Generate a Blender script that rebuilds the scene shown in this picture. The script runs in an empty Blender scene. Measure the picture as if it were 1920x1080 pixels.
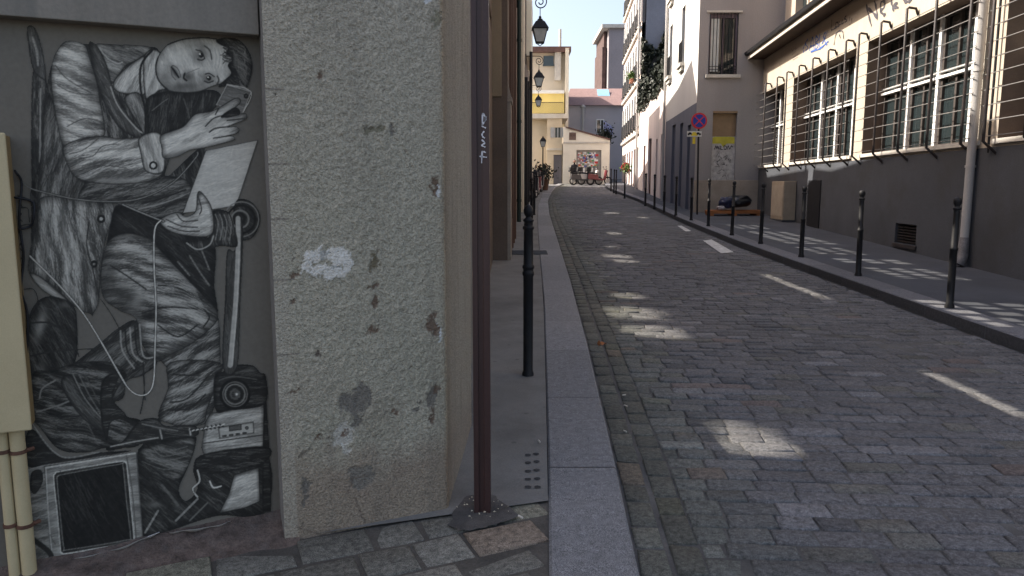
import bpy, bmesh, math, random
import numpy as np
from mathutils import Vector, Matrix
random.seed(7)
rng = np.random.default_rng(11)
ARTK = 2.4
R = math.radians
scene = bpy.context.scene
COL = scene.collection

# ---------------------------------------------------------------- camera
FPX = 1387.0
PITCH = math.atan(188 / FPX)
EYE = 1.6
cam_d = bpy.data.cameras.new('camera')
cam_d.sensor_width = 36; cam_d.lens = 36 * FPX / 1920
cam_d.clip_start = 0.05; cam_d.clip_end = 3000
cam = bpy.data.objects.new('camera', cam_d); COL.objects.link(cam)
cam.location = (0, 0, EYE); cam.rotation_euler = (math.pi / 2 - PITCH, 0, 0)
scene.camera = cam

# ---------------------------------------------------------------- world, sun, exposure
SE, SA = R(42), R(14)
SUN = Vector((-math.cos(SE) * math.cos(SA), math.cos(SE) * math.sin(SA), math.sin(SE)))
w = bpy.data.worlds.new('World'); scene.world = w; w.use_nodes = True
nt = w.node_tree
sky = nt.nodes.new('ShaderNodeTexSky'); sky.sky_type = 'NISHITA'; sky.sun_disc = False
sky.sun_elevation = SE; sky.sun_rotation = math.atan2(SUN.x, SUN.y)
sky.air_density = 1.0; sky.dust_density = 4.0; sky.ozone_density = 1.0
bg = nt.nodes['Background']; 
wm = nt.nodes.new('ShaderNodeMix'); wm.data_type = 'RGBA'; wm.blend_type = 'MULTIPLY'; wm.inputs[0].default_value = 1.0   # camera white balance: the photograph's shade is neutral
wm.inputs[7].default_value = (1.07, 0.99, 0.93, 1); nt.links.new(sky.outputs[0], wm.inputs[6]); nt.links.new(wm.outputs[2], bg.inputs[0])
bg.inputs[1].default_value = 0.15
sd = bpy.data.lights.new('sun', 'SUN'); sd.energy = 5.0; sd.angle = R(0.42); sd.color = (1, 0.93, 0.83)
so = bpy.data.objects.new('sun', sd); COL.objects.link(so)
so.rotation_euler = SUN.to_track_quat('Z', 'Y').to_euler()
scene.view_settings.view_transform = 'Standard'; scene.view_settings.look = 'None'
scene.view_settings.exposure = 1.15; scene.view_settings.gamma = 1.0
scene.cycles.max_bounces = 8; scene.cycles.transparent_max_bounces = 16
scene.cycles.diffuse_bounces = 4; scene.cycles.caustics_reflective = False; scene.cycles.caustics_refractive = False

# ---------------------------------------------------------------- ground height and pixel helpers
def g(y):
    y = min(y, 62.0)
    return 0.0225 * y + (0.00025 * y * y if y > 0 else 0)
CP, SP = math.cos(PITCH), math.sin(PITCH)
def ray(px, py):
    u = (px - 960) / FPX; v = (540 - py) / FPX
    return Vector((u, CP + v * SP, -SP + v * CP))
def gp(px, py, h=0.0):
    d = ray(px, py); lo, hi = 0.3, 140.0
    f = lambda t: EYE + d.z * t - g(d.y * t) - h
    for _ in range(60):
        m = (lo + hi) / 2
        if f(m) > 0: lo = m
        else: hi = m
    return Vector((d.x * lo, d.y * lo, EYE + d.z * lo))
def py_(px, py, Y):
    d = ray(px, py); t = Y / d.y
    return Vector((d.x * t, Y, EYE + d.z * t))

class Frame:
    """vertical plane: origin (x,y), direction azimuth from +Y; n is the outward normal"""
    def __init__(s, x, y, dx, dy, side=1):
        s.o = Vector((x, y, 0)); s.u = Vector((dx, dy, 0)).normalized()
        s.n = Vector((s.u.y, -s.u.x, 0)) * side
    def P(s, u, n, z): return s.o + s.u * u + s.n * n + Vector((0, 0, z))
    def px(s, px, py, n=0.0):
        d = ray(px, py); o = s.o + s.n * n
        t = (o - Vector((0, 0, 0))).dot(s.n) / d.dot(s.n)
        p = Vector((0, 0, EYE)) + d * t
        return (p - o).dot(s.u), p.z
    def sun(s, p):
        t = (s.o - p).dot(s.n) / SUN.dot(s.n)
        q = p + SUN * t
        return (q - s.o).dot(s.u), q.z

# ---------------------------------------------------------------- materials
MATS = {}
def nodes(name):
    m = bpy.data.materials.new(name); m.use_nodes = True
    t = m.node_tree; b = t.nodes['Principled BSDF']
    return m, t, b
def N(t, typ, **k):
    n = t.nodes.new(typ)
    for a, v in k.items(): setattr(n, a, v)
    return n
def mixc(t, fac, a, b, blend='MIX'):
    m = N(t, 'ShaderNodeMix', data_type='RGBA', blend_type=blend)
    for sock, v in ((m.inputs[0], fac), (m.inputs[6], a), (m.inputs[7], b)):
        if isinstance(v, (int, float)): sock.default_value = v
        elif isinstance(v, (tuple, list)): sock.default_value = (*v[:3], 1)
        else: t.links.new(v, sock)
    return m.outputs[2]
def noise(t, scale, detail=4, rough=0.55, vec=None, dist=0.0):
    n = N(t, 'ShaderNodeTexNoise'); n.inputs['Scale'].default_value = scale
    n.inputs['Detail'].default_value = detail; n.inputs['Roughness'].default_value = rough
    n.inputs['Distortion'].default_value = dist
    if vec is not None: t.links.new(vec, n.inputs['Vector'])
    return n.outputs['Fac']
def ramp(t, src, p0, p1, c0=(0, 0, 0), c1=(1, 1, 1)):
    r = N(t, 'ShaderNodeValToRGB'); e = r.color_ramp.elements
    e[0].position = p0; e[1].position = p1; e[0].color = (*c0, 1); e[1].color = (*c1, 1)
    t.links.new(src, r.inputs[0]); return r.outputs[0]
def objvec(t, scale=(1, 1, 1)):
    tc = N(t, 'ShaderNodeTexCoord'); mp = N(t, 'ShaderNodeMapping'); mp.inputs['Scale'].default_value = scale
    t.links.new(tc.outputs['Object'], mp.inputs[0]); return mp.outputs[0]
def bump(t, b, src, strength, dist):
    bn = N(t, 'ShaderNodeBump'); bn.inputs['Strength'].default_value = strength; bn.inputs['Distance'].default_value = dist
    t.links.new(src, bn.inputs['Height'])
    t.links.new(bn.outputs[0], b.inputs['Normal'])
    return bn
def mat(name, col, rough=0.8, var=0.25, scale=3.0, fine=60.0, bmp=0.3, bd=0.003, metal=0.0, dirt=None, dirt_amt=0.4, streak=False, spec=0.3, spots=False):
    if name in MATS: return MATS[name]
    m, t, b = nodes(name)
    v = objvec(t, (1, 1, 0.12) if streak else (1, 1, 1))
    v2 = objvec(t)
    lo = tuple(c * (1 - var) for c in col); hi = tuple(min(1, c * (1 + var)) for c in col)
    c = mixc(t, ramp(t, noise(t, scale, 5, 0.6, v), 0.3, 0.7), lo, hi)
    f = noise(t, fine, 3, 0.6, v2)
    c = mixc(t, 0.35 * min(1, var * 3), c, ramp(t, f, 0.3, 0.7, (0.25, 0.25, 0.25), (0.9, 0.9, 0.9)), 'OVERLAY')
    if dirt:
        c = mixc(t, ramp(t, noise(t, scale * 0.6 + 0.37, 6, 0.7, v), 0.5, 0.78, (0, 0, 0), (dirt_amt,) * 3), c, dirt)
    if spots:      # trodden chewing gum and oil spots
        vo = N(t, 'ShaderNodeTexVoronoi'); vo.inputs['Scale'].default_value = 5.5; t.links.new(v2, vo.inputs['Vector'])
        ad = N(t, 'ShaderNodeMath', operation='MULTIPLY_ADD'); t.links.new(noise(t, 30, 3, 0.6, v2), ad.inputs[0]); ad.inputs[1].default_value = 0.12; t.links.new(vo.outputs['Distance'], ad.inputs[2])
        c = mixc(t, ramp(t, ad.outputs[0], 0.13, 0.17, (0.55,) * 3, (0, 0, 0)), c, tuple(q * 0.45 for q in col))
    t.links.new(c, b.inputs['Base Color'])
    b.inputs['Roughness'].default_value = rough; b.inputs['Metallic'].default_value = metal
    b.inputs['Specular IOR Level'].default_value = spec
    if bmp: bump(t, b, f, bmp, bd)
    MATS[name] = m; return m
def attr_mat(name, rough=0.85, fine=45, amt=0.4, bmp=0.5, bd=0.004, speck=0.0, spec=0.3, attr='Col'):
    m, t, b = nodes(name)
    a = N(t, 'ShaderNodeAttribute', attribute_name=attr)
    v = objvec(t)
    f = noise(t, fine, 5, 0.65, v)
    c = mixc(t, amt, a.outputs['Color'], ramp(t, f, 0.3, 0.72, (0.15,) * 3, (0.9,) * 3), 'OVERLAY')
    if speck:
        s = noise(t, 260, 2, 0.5, v)
        c = mixc(t, speck, c, ramp(t, s, 0.4, 0.6, (0.12,) * 3, (0.92,) * 3), 'OVERLAY')
    t.links.new(c, b.inputs['Base Color']); b.inputs['Roughness'].default_value = rough
    b.inputs['Specular IOR Level'].default_value = spec
    if bmp: bump(t, b, f, bmp, bd)
    return m

# ---------------------------------------------------------------- mesh builder
class MB:
    def __init__(s): s.v = []; s.f = []; s.m = []; s.c = []; s.sm = []
    def add(s, vs, fs, mi=0, col=None, smooth=False):
        o = len(s.v); s.v += [tuple(p) for p in vs]
        s.f += [tuple(o + i for i in f) for f in fs]; s.m += [mi] * len(fs); s.sm += [smooth] * len(fs)
        s.c += [col or (1, 1, 1)] * len(vs)
    def quad(s, a, b, c, d, mi=0, col=None): s.add([a, b, c, d], [(0, 1, 2, 3)], mi, col)
    def hexa(s, p, mi=0, col=None):
        s.add(p, [(0, 3, 2, 1), (4, 5, 6, 7), (0, 1, 5, 4), (1, 2, 6, 5), (2, 3, 7, 6), (3, 0, 4, 7)], mi, col)
    def box(s, x0, x1, y0, y1, z0, z1, mi=0, col=None):
        s.hexa([(x0, y0, z0), (x1, y0, z0), (x1, y1, z0), (x0, y1, z0), (x0, y0, z1), (x1, y0, z1), (x1, y1, z1), (x0, y1, z1)], mi, col)
    def fbox(s, F, u0, u1, n0, n1, z0, z1, mi=0, col=None):
        P = F.P
        s.hexa([P(u0, n0, z0), P(u1, n0, z0), P(u1, n1, z0), P(u0, n1, z0), P(u0, n0, z1), P(u1, n0, z1), P(u1, n1, z1), P(u0, n1, z1)], mi, col)
    def tube(s, path, r, seg=8, mi=0, cap=True):
        path = [Vector(p) for p in path]; n = len(path); vs = []; fs = []
        rs = r if isinstance(r, (list, tuple)) else [r] * n
        ref = Vector((0, 0, 1))
        d0 = (path[1] - path[0]).normalized()
        if abs(d0.dot(ref)) > 0.9: ref = Vector((1, 0, 0))
        a = d0.cross(ref).normalized()
        for i in range(n):
            d = (path[min(i + 1, n - 1)] - path[max(i - 1, 0)]).normalized()
            a = (a - d * a.dot(d)).normalized(); b = d.cross(a)
            for k in range(seg):
                t = 2 * math.pi * k / seg
                vs.append(path[i] + (a * math.cos(t) + b * math.sin(t)) * rs[i])
        for i in range(n - 1):
            for k in range(seg):
                k2 = (k + 1) % seg
                fs.append((i * seg + k, i * seg + k2, (i + 1) * seg + k2, (i + 1) * seg + k))
        s.add(vs, fs, mi, None, seg > 5)
        if cap:
            s.add(vs[:seg], [tuple(range(seg))[::-1]], mi); s.add(vs[-seg:], [tuple(range(seg))], mi)
    def lathe(s, c, prof, seg=16, mi=0, smooth=True):
        c = Vector(c); vs = []; fs = []
        for r, z in prof:
            for k in range(seg):
                t = 2 * math.pi * k / seg; vs.append(c + Vector((r * math.cos(t), r * math.sin(t), z)))
        for i in range(len(prof) - 1):
            for k in range(seg):
                k2 = (k + 1) % seg; fs.append((i * seg + k, i * seg + k2, (i + 1) * seg + k2, (i + 1) * seg + k))
        s.add(vs, fs, mi, None, smooth)
        n = len(prof)
        s.add(vs[:seg], [tuple(range(seg))[::-1]], mi); s.add(vs[(n - 1) * seg:], [tuple(range(seg))], mi)
    def prism(s, pts, ext, mi=0):
        pts = [Vector(p) for p in pts]; e = Vector(ext); n = len(pts)
        vs = pts + [p + e for p in pts]
        fs = [tuple(range(n))[::-1], tuple(range(n, 2 * n))] + [(i, (i + 1) % n, n + (i + 1) % n, n + i) for i in range(n)]
        s.add(vs, fs, mi)
    def ribbon(s, pts, wd, nrm, mi=0):
        pts = [Vector(p) for p in pts]; nrm = Vector(nrm); vs = []; n = len(pts)
        for i, p in enumerate(pts):
            d = (pts[min(i + 1, n - 1)] - pts[max(i - 1, 0)]).normalized(); c = d.cross(nrm).normalized()
            ww = wd * (0.8 + 0.35 * math.sin(i * 1.7 + p.x * 5))
            vs += [p + c * ww / 2, p - c * ww / 2]
        s.add(vs, [(2 * i, 2 * i + 1, 2 * i + 3, 2 * i + 2) for i in range(n - 1)], mi)
    def build(s, name, mats, parent=None, bevel=0.0, colattr=False):
        me = bpy.data.meshes.new(name); me.from_pydata(s.v, [], s.f)
        mats = mats if isinstance(mats, (list, tuple)) else [mats]
        for m in mats: me.materials.append(m)
        me.polygons.foreach_set('material_index', s.m); me.polygons.foreach_set('use_smooth', s.sm)
        if colattr:
            a = me.color_attributes.new('Col', 'FLOAT_COLOR', 'POINT')
            a.data.foreach_set('color', np.array([(*c, 1) for c in s.c], dtype=np.float32).ravel())
        me.update()
        o = bpy.data.objects.new(name, me); COL.objects.link(o)
        if parent is not None:
            o.parent = parent; o.matrix_parent_inverse = Matrix.Translation(-Vector(parent.location))
        if bevel:
            bv = o.modifiers.new('bevel', 'BEVEL'); bv.width = bevel; bv.segments = 2; bv.limit_method = 'ANGLE'
        return o
def recalc(o):
    bm = bmesh.new(); bm.from_mesh(o.data); bmesh.ops.remove_doubles(bm, verts=bm.verts, dist=0.0001)
    bmesh.ops.recalc_face_normals(bm, faces=bm.faces); bm.to_mesh(o.data); bm.free()
def tag(o, label=None, cat=None, group=None, kind=None):
    if label: o['label'] = label
    if cat: o['category'] = cat
    if group: o['group'] = group
    if kind: o['kind'] = kind
    return o
def thing(name, loc, label, cat, group=None):
    o = bpy.data.objects.new(name, None); COL.objects.link(o); o.location = loc; o.empty_display_size = 0.2
    return tag(o, label, cat, group)
def copy_tree(root, loc, rotz=0.0, scale=None):
    r = root.copy(); COL.objects.link(r); r.location = loc; r.rotation_euler = (0, 0, rotz)
    for ch in root.children:
        c = ch.copy(); COL.objects.link(c); c.parent = r
        for gch in ch.children:
            d = gch.copy(); COL.objects.link(d); d.parent = c
    return r
def subpart(o, parent):
    o.parent = parent
    return o

def facade(mb, F, u0, u1, z0, z1, ops, depth, n=0.0, mi=0, mir=None, top=None):
    """wall skin with rectangular openings and their reveals; top: optional z(u) profile above z1"""
    mir = mi if mir is None else mir
    us = sorted(set([u0, u1] + [max(u0, min(u1, x)) for o in ops for x in o[:2]] + [t[0] for t in (top or []) if u0 < t[0] < u1]))
    zs = sorted(set([z0, z1] + [max(z0, min(z1, x)) for o in ops for x in o[2:4]]))
    P = F.P
    for i in range(len(us) - 1):
        if us[i + 1] - us[i] < 1e-5: continue
        um = (us[i] + us[i + 1]) / 2
        for j in range(len(zs) - 1):
            if zs[j + 1] - zs[j] < 1e-5: continue
            zm = (zs[j] + zs[j + 1]) / 2
            if any(o[0] < um < o[1] and o[2] < zm < o[3] for o in ops): continue
            mb.quad(P(us[i], n, zs[j]), P(us[i + 1], n, zs[j]), P(us[i + 1], n, zs[j + 1]), P(us[i], n, zs[j + 1]), mi)
    for a, b, c, d in [o[:4] for o in ops]:
        m = n - depth
        mb.quad(P(a, n, c), P(a, m, c), P(a, m, d), P(a, n, d), mir)
        mb.quad(P(b, n, c), P(b, n, d), P(b, m, d), P(b, m, c), mir)
        mb.quad(P(a, n, c), P(b, n, c), P(b, m, c), P(a, m, c), mir)
        mb.quad(P(a, n, d), P(a, m, d), P(b, m, d), P(b, n, d), mir)
    if top:
        f = lambda u: float(np.interp(u, [t[0] for t in top], [t[1] for t in top]))
        for i in range(len(us) - 1):
            mb.quad(P(us[i], n, z1), P(us[i + 1], n, z1), P(us[i + 1], n, f(us[i + 1] - 1e-4)), P(us[i], n, f(us[i] + 1e-4)), mi)
            mb.quad(P(us[i], n, f(us[i] + 1e-4)), P(us[i + 1], n, f(us[i + 1] - 1e-4)), P(us[i + 1], n - depth, f(us[i + 1] - 1e-4)), P(us[i], n - depth, f(us[i] + 1e-4)), mi)
# ---------------------------------------------------------------- small maths
def vnoise(x, y, cell, seed):
    """smooth value noise sampled at arrays x, y (metres)"""
    r_ = np.random.default_rng(seed); T = r_.random((256, 256)).astype(np.float32)
    fx, fy = x / cell, y / cell; ix, iy = np.floor(fx).astype(int), np.floor(fy).astype(int); tx, ty = fx - ix, fy - iy
    tx = tx * tx * (3 - 2 * tx); ty = ty * ty * (3 - 2 * ty); a = lambda i, j: T[(iy + j) % 256, (ix + i) % 256]
    return (a(0, 0) * (1 - tx) + a(1, 0) * tx) * (1 - ty) + (a(0, 1) * (1 - tx) + a(1, 1) * tx) * ty
def fbm(x, y, cell, seed, n=4):
    s, amp, tot = 0, 1, 0
    for i in range(n): s = s + amp * vnoise(x, y, cell / 2 ** i, seed + i); tot += amp; amp *= 0.55
    return s / tot
def lin(c): return tuple((v / 255 / 12.92 if v / 255 <= 0.04045 else ((v / 255 + 0.055) / 1.055) ** 2.4) for v in c)
def proj(P):
    y, z = P[..., 1], P[..., 2] - EYE; f = y * CP - z * SP; v = y * SP + z * CP
    return 960 + FPX * P[..., 0] / f, 540 - FPX * v / f
def grid_mesh(name, P, keep, cols, mats, parent=None, smooth=True):
    """mesh of a (h, w, 3) array of points; keep = (h-1, w-1) mask of faces"""
    h, wd = P.shape[:2]; idx = np.arange(h * wd).reshape(h, wd)
    f = np.stack([idx[:-1, :-1], idx[:-1, 1:], idx[1:, 1:], idx[1:, :-1]], -1)[keep]
    used = np.unique(f); mp = np.full(h * wd, -1); mp[used] = np.arange(len(used)); f = mp[f]
    V = P.reshape(-1, 3)[used]; C = cols.reshape(-1, 3)[used]
    me = bpy.data.meshes.new(name); me.vertices.add(len(V)); me.vertices.foreach_set('co', V.astype(np.float32).ravel())
    me.loops.add(f.size); me.loops.foreach_set('vertex_index', f.ravel().astype(np.int32))
    me.polygons.add(len(f)); me.polygons.foreach_set('loop_start', np.arange(0, f.size, 4, dtype=np.int32))
    me.polygons.foreach_set('use_smooth', np.full(len(f), smooth))
    a = me.color_attributes.new('Col', 'FLOAT_COLOR', 'POINT')
    a.data.foreach_set('color', np.concatenate([C, np.ones((len(C), 1))], 1).astype(np.float32).ravel())
    for m in (mats if isinstance(mats, (list, tuple)) else [mats]): me.materials.append(m)
    me.update(calc_edges=True); me.validate()
    o = bpy.data.objects.new(name, me); COL.objects.link(o)
    if parent is not None: o.parent = parent; o.matrix_parent_inverse = Matrix.Translation(-Vector(parent.location))
    return o
def interp(tab, y): return float(np.interp(y, [t[1] for t in tab], [t[0] for t in tab]))

# ---------------------------------------------------------------- kerb lines in plan (x, y)
KL = [(-0.02, -6), (0.06, 0), (0.144, 2.685), (0.185, 3.58), (0.262, 5.56), (0.385, 8.86), (0.52, 14.0), (0.70, 20.4), (1.02, 29.1), (1.60, 39.3), (2.2, 45), (3.2, 52)]
KR = [(0.2, -6), (0.38, 0), (0.495, 2.685), (0.56, 3.94), (0.682, 6.63), (0.83, 10.6), (0.99, 16.0), (1.235, 24.7), (1.58, 32.9), (2.23, 41.7), (2.7, 46.4), (3.6, 52)]
RK = [(4.35, -6), (4.45, 0), (4.545, 6.43), (4.59, 9.5), (4.62, 11.8), (4.68, 15.3), (4.95, 22), (5.3, 28), (5.55, 32.6), (5.66, 40.3), (5.75, 45), (6.4, 52)]

# ================================================================ GROUND
M_asph = mat('asphalt', (0.10, 0.10, 0.105), 0.9, 0.25, 0.8, 90, 0.5, 0.003)
M_pave = mat('pavement_asphalt', (0.058, 0.062, 0.073), 0.9, 0.22, 1.1, 110, 0.5, 0.002, dirt=(0.07, 0.068, 0.065), dirt_amt=0.5, spots=True)
M_conc = mat('pavement_concrete', (0.165, 0.162, 0.152), 0.9, 0.22, 1.7, 120, 0.5, 0.002, dirt=(0.085, 0.08, 0.075), dirt_amt=0.75, spots=True)
ys = [-150, -60, -30, -12, -6, -3, 0, 2, 4, 6, 8, 10, 13, 16, 20, 25, 30, 35, 40, 45, 50, 56, 62, 90, 150, 400]
mb = MB()
for i in range(len(ys) - 1):
    for x0, x1 in ((-400, -40), (-40, -8), (-8, 8), (8, 40), (40, 400)):
        a, b = ys[i], ys[i + 1]; mb.quad((x0, a, g(a) - 0.035), (x1, a, g(a) - 0.035), (x1, b, g(b) - 0.035), (x0, b, g(b) - 0.035))
tag(mb.build('ground', M_asph), kind='structure')

# carriageway of setts: every stone a low rounded block over a dark joint bed
M_sett = attr_mat('granite_sett', 0.8, 42, 0.75, 0.6, 0.005, 0.5, spec=0.3)
def stone(mb, c, hx, hy, ux, uy, zf, top, col, near=True):
    """one sett: centre c(x,y), half sizes, axes; zf(y) gives the bed height"""
    j = lambda a: rng.normal() * a
    def ring(k, dz, jit):
        out = []
        for sx, sy in ((-1, -1), (1, -1), (1, 1), (-1, 1)):
            x = c[0] + ux[0] * sx * (hx - k) + uy[0] * sy * (hy - k) + j(jit); y = c[1] + ux[1] * sx * (hx - k) + uy[1] * sy * (hy - k) + j(jit)
            out.append((x, y, zf(y) + top + dz + tx * sx + ty * sy))
        return out
    tx, ty = (j(0.002), j(0.002)) if near else (0, 0)
    r0 = ring(0.0, -0.035, 0.002); r1 = ring(0.003, -0.005, 0.003); r2 = ring(0.012, 0.0, 0.003)
    vs = r0 + r1 + r2; fs = []
    for L in (0, 4):
        for k in range(4): fs.append((L + k, L + (k + 1) % 4, L + 4 + (k + 1) % 4, L + 4 + k))
    fs.append((8, 9, 10, 11))
    mb.add(vs, fs, 0, col, True)
def sett_col(base, v=0.2, moss=0.0):
    k = 1 + rng.normal() * v; t = rng.random()
    c = [base[0] * k, base[1] * k, base[2] * k]
    if t < 0.04: c = [c[0] * 1.4, c[1] * 1.4, c[2] * 1.4]
    elif t < 0.06: c = [c[0] * 1.2, c[1] * 1.0, c[2] * 0.9]
    elif t < 0.12: c = [c[0] * 1.03, c[1] * 1.02, c[2] * 0.9]
    if moss: c = [c[0] * (1 - 0.2 * moss), c[1] * (1 - 0.1 * moss), c[2] * (1 - 0.4 * moss)]
    return tuple(max(0.01, min(0.6, q)) for q in c)
mb = MB(); y = 1.6; BASE = (0.106, 0.105, 0.109)
while y < 53:
    hy = 0.062 + rng.random() * 0.012; yc = y + hy
    xl, xr = interp(KR, yc) + 0.30, interp(RK, yc) - 0.045
    tl = -0.06
    x = xl - rng.random() * 0.1
    while x < xr - 0.05:
        hx = 0.078 + rng.random() * 0.08
        if x + 2 * hx > xr: hx = (xr - x) / 2
        if x < xl: x0 = xl; hx = max(0.04, (x + 2 * hx - xl) / 2); x = x0
        cx = x + hx; u = (cx - (xl + xr) / 2)
        cc = sett_col(BASE, 0.10, 0.5 * max(0, 1 - (cx - xl) / 0.5)); big = 0.78 + 0.44 * float(fbm(np.array(cx + 9), np.array(yc), 1.3, 333, 3)); cc = tuple(q * big for q in cc)
        stone(mb, (cx, yc + tl * u), hx - 0.0022, hy - 0.0022, (1, tl), (-tl, 1), g, rng.normal() * 0.003 + 0.014 * (float(fbm(np.array(cx + 3), np.array(yc), 1.1, 71, 2)) - 0.5), cc, y < 18)
        x += 2 * hx
    y += 2 * hy
# gutter: two courses laid lengthwise
for row in range(2):
    y = 1.2
    while y < 50:
        L = 0.09 + rng.random() * 0.06; yc = y + L; d = 0.0
        cx = interp(KR, yc) + 0.012 + 0.072 + row * 0.146
        sl = (interp(KR, yc + .5) - interp(KR, yc - .5)); n = math.hypot(sl, 1)
        stone(mb, (cx, yc), 0.064, L - 0.006, (1 / n, -sl / n), (sl / n, 1 / n), g, -0.001 + row * 0.002 + rng.normal() * 0.002, sett_col((0.088, 0.086, 0.080), 0.13, 0.3), y < 18)
        y += 2 * L
sett_mb = mb
# bed under the setts
bed = MB(); yy = [-6, -3, 0] + [k * 1.5 for k in range(1, 36)]
for a, b in zip(yy[:-1], yy[1:]):
    bed.quad((interp(KR, a), a, g(a) - 0.009), (interp(RK, a), a, g(a) - 0.009), (interp(RK, b), b, g(b) - 0.009), (interp(KR, b), b, g(b) - 0.009))
M_bed = mat('joint_sand', (0.095, 0.092, 0.088), 1.0, 0.3, 4, 140, 0.8, 0.004)
road = sett_mb.build('road', M_sett, colattr=True); tag(road, kind='structure')
tag(bed.build('road_joints', M_bed), kind='structure')

shade_strip = MB()  # dark strip painted as the shadow line at the right kerb foot
for a, b in zip(yy[3:-1], yy[4:]): shade_strip.quad((interp(RK, a) - 0.05, a, g(a) - 0.004), (interp(RK, a) - .001, a, g(a) - 0.002), (interp(RK, b) - .001, b, g(b) - 0.002), (interp(RK, b) - 0.05, b, g(b) - 0.004))
tag(shade_strip.build('right_kerb_shade', mat('kerb_shadow_tone', (0.022, 0.021, 0.02), 0.9, 0.3, 6)), kind='structure')

# kerbs
M_kerb = attr_mat('granite_kerb', 0.8, 30, 0.35, 0.35, 0.002, 0.65)
def kerb(name, inner, outer, h, step, face_right, base):
    mb = MB(); y = 1.0 if name == 'left_kerb' else 3.5
    while y < 51:
        L = step * (0.9 + rng.random() * 0.25); y2 = y + L - 0.008
        k = 1 + rng.normal() * 0.08; col = tuple(c * k for c in base)
        P = []
        n = 3
        for q in range(n + 1):
            yy_ = y + (y2 - y) * q / n
            P.append((inner(yy_), outer(yy_), yy_))
        for q in range(n):
            (a0, b0, ya), (a1, b1, yb) = P[q], P[q + 1]
            c = 0.012
            z0, z1 = g(ya) + h, g(yb) + h
            mb.quad((a0 + c, ya, z0), (b0 - c, ya, z0), (b1 - c, yb, z1), (a1 + c, yb, z1), 0, col)
            for s_, x0, x1 in ((1, b0, b1), (-1, a0, a1)):
                mb.quad((x0 - s_ * c, ya, z0), (x0, ya, z0 - c), (x1, yb, z1 - c), (x1 - s_ * c, yb, z1), 0, col)
                mb.quad((x0, ya, z0 - c - .001), (x0, ya, z0 - 0.25), (x1, yb, z1 - 0.25), (x1, yb, z1 - c - .001), 0, tuple(q * (0.45 if h > 0.1 else 0.7) for q in col))   # upright faces darker: their shade is put into the colour
        for (a0, b0, ya) in (P[0], P[-1]):
            mb.quad((a0, ya, g(ya) + h - 0.25), (b0, ya, g(ya) + h - 0.25), (b0, ya, g(ya) + h - 0.012), (a0, ya, g(ya) + h - 0.012), 0, col)
        y += L
    tag(mb.build(name, M_kerb, colattr=True), kind='structure')
kerb('left_kerb', lambda y: interp(KL, y), lambda y: interp(KR, y), 0.05, 1.3, True, (0.19, 0.19, 0.195))
kerb('right_kerb', lambda y: interp(RK, y), lambda y: interp(RK, y) + 0.32, 0.12, 1.1, False, (0.125, 0.127, 0.14))

# pavements
mb = MB()
for a, b in zip(yy[2:-1], yy[3:]):
    mb.quad((interp(RK, a) + 0.322, a, g(a) + 0.116), (10, a, g(a) + 0.13), (10, b, g(b) + 0.13), (interp(RK, b) + 0.322, b, g(b) + 0.116))
tag(mb.build('right_pavement', M_pave), kind='structure')

# corner frame: pillar front runs from E to Fc
E, Fc = Vector((-0.97, 2.985, 0)), Vector((-0.286, 3.281, 0))
FP = Frame(E.x, E.y, Fc.x - E.x, Fc.y - E.y)
PW = (Fc - E).length
REC = 0.15
mb = MB()
pl = [3.43, 4.2, 5, 6, 8, 10, 13, 17, 21, 26, 31, 36, 41, 45, 50]
for a, b in zip(pl[:-1], pl[1:]):
    mb.quad((-3, a, g(a) + 0.044), (interp(KL, a) - 0.004, a, g(a) + 0.044), (interp(KL, b) - 0.004, b, g(b) + 0.044), (-3, b, g(b) + 0.044))
# slanting front edge of the slab down towards the corner
mb.quad((-0.9, 3.02, g(3.02) + 0.044), (interp(KL, 3.36), 3.36, g(3.36) + 0.044), (interp(KL, 3.43) - 0.004, 3.43, g(3.43) + 0.044), (-0.9, 3.43, g(3.43) + 0.044))
tag(mb.build('left_pavement', M_conc), kind='structure')
# dark patched mortar around the foot of the post
mb = MB()
pts = [gp(*p, 0.046) for p in ((838, 984), (852, 955), (876, 930), (918, 926), (948, 945), (978, 968), (930, 984), (888, 994), (856, 996))]
pts = [pts[i] * (1 - t) + pts[(i + 1) % 9] * t + Vector((rng.normal() * 0.006, rng.normal() * 0.006, 0)) for i in range(9) for t in (0, .25, .5, .75)]
vs = [(p.x, p.y, g(p.y) + 0.047 + 0.002 * (i % 2)) for i, p in enumerate(pts)]; c0 = gp(895, 958, 0.046)
mb.add(vs + [(c0.x, c0.y, g(c0.y) + 0.052)], [(i, (i + 1) % 36, 36) for i in range(36)], 0, None, True)
tag(mb.build('mortar_patch', mat('dark_mortar', (0.075, 0.07, 0.066), 0.95, 0.4, 9, 160, 0.9, 0.006)), kind='structure')
# big worn blocks of the side street in front of the corner
mb = MB(); uvx, uvy = FP.u, -FP.n
r = 0
v0 = -0.015
while v0 > -2.2:
    hy = 0.085 + rng.random() * 0.03; v0 -= hy; u = -3.2 + rng.random() * 0.2
    while u < 2.4:
        hx = 0.11 + rng.random() * 0.10; c = E + FP.u * (u + hx) - FP.n * v0 * -1
        c = E + FP.u * (u + hx) + FP.n * (-v0)
        lim_ = (interp(KL, c.y) - 0.03 - c.x) / FP.u.x
        if lim_ > -hx + 0.1 and c.y > 0.3:
            h_ = hx
            if lim_ < hx: h_ = (hx + lim_) / 2; c = c - FP.u * (hx - h_)
            stone(mb, (c.x, c.y), h_ - 0.007, hy - 0.007, (FP.u.x, FP.u.y), (-FP.u.y, FP.u.x), g, 0.038 + rng.normal() * 0.003, sett_col((0.15, 0.142, 0.13), 0.12, 0.2), True)
        u += 2 * hx
    v0 -= hy
tag(mb.build('side_street_setts', M_sett, colattr=True), kind='structure')
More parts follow.
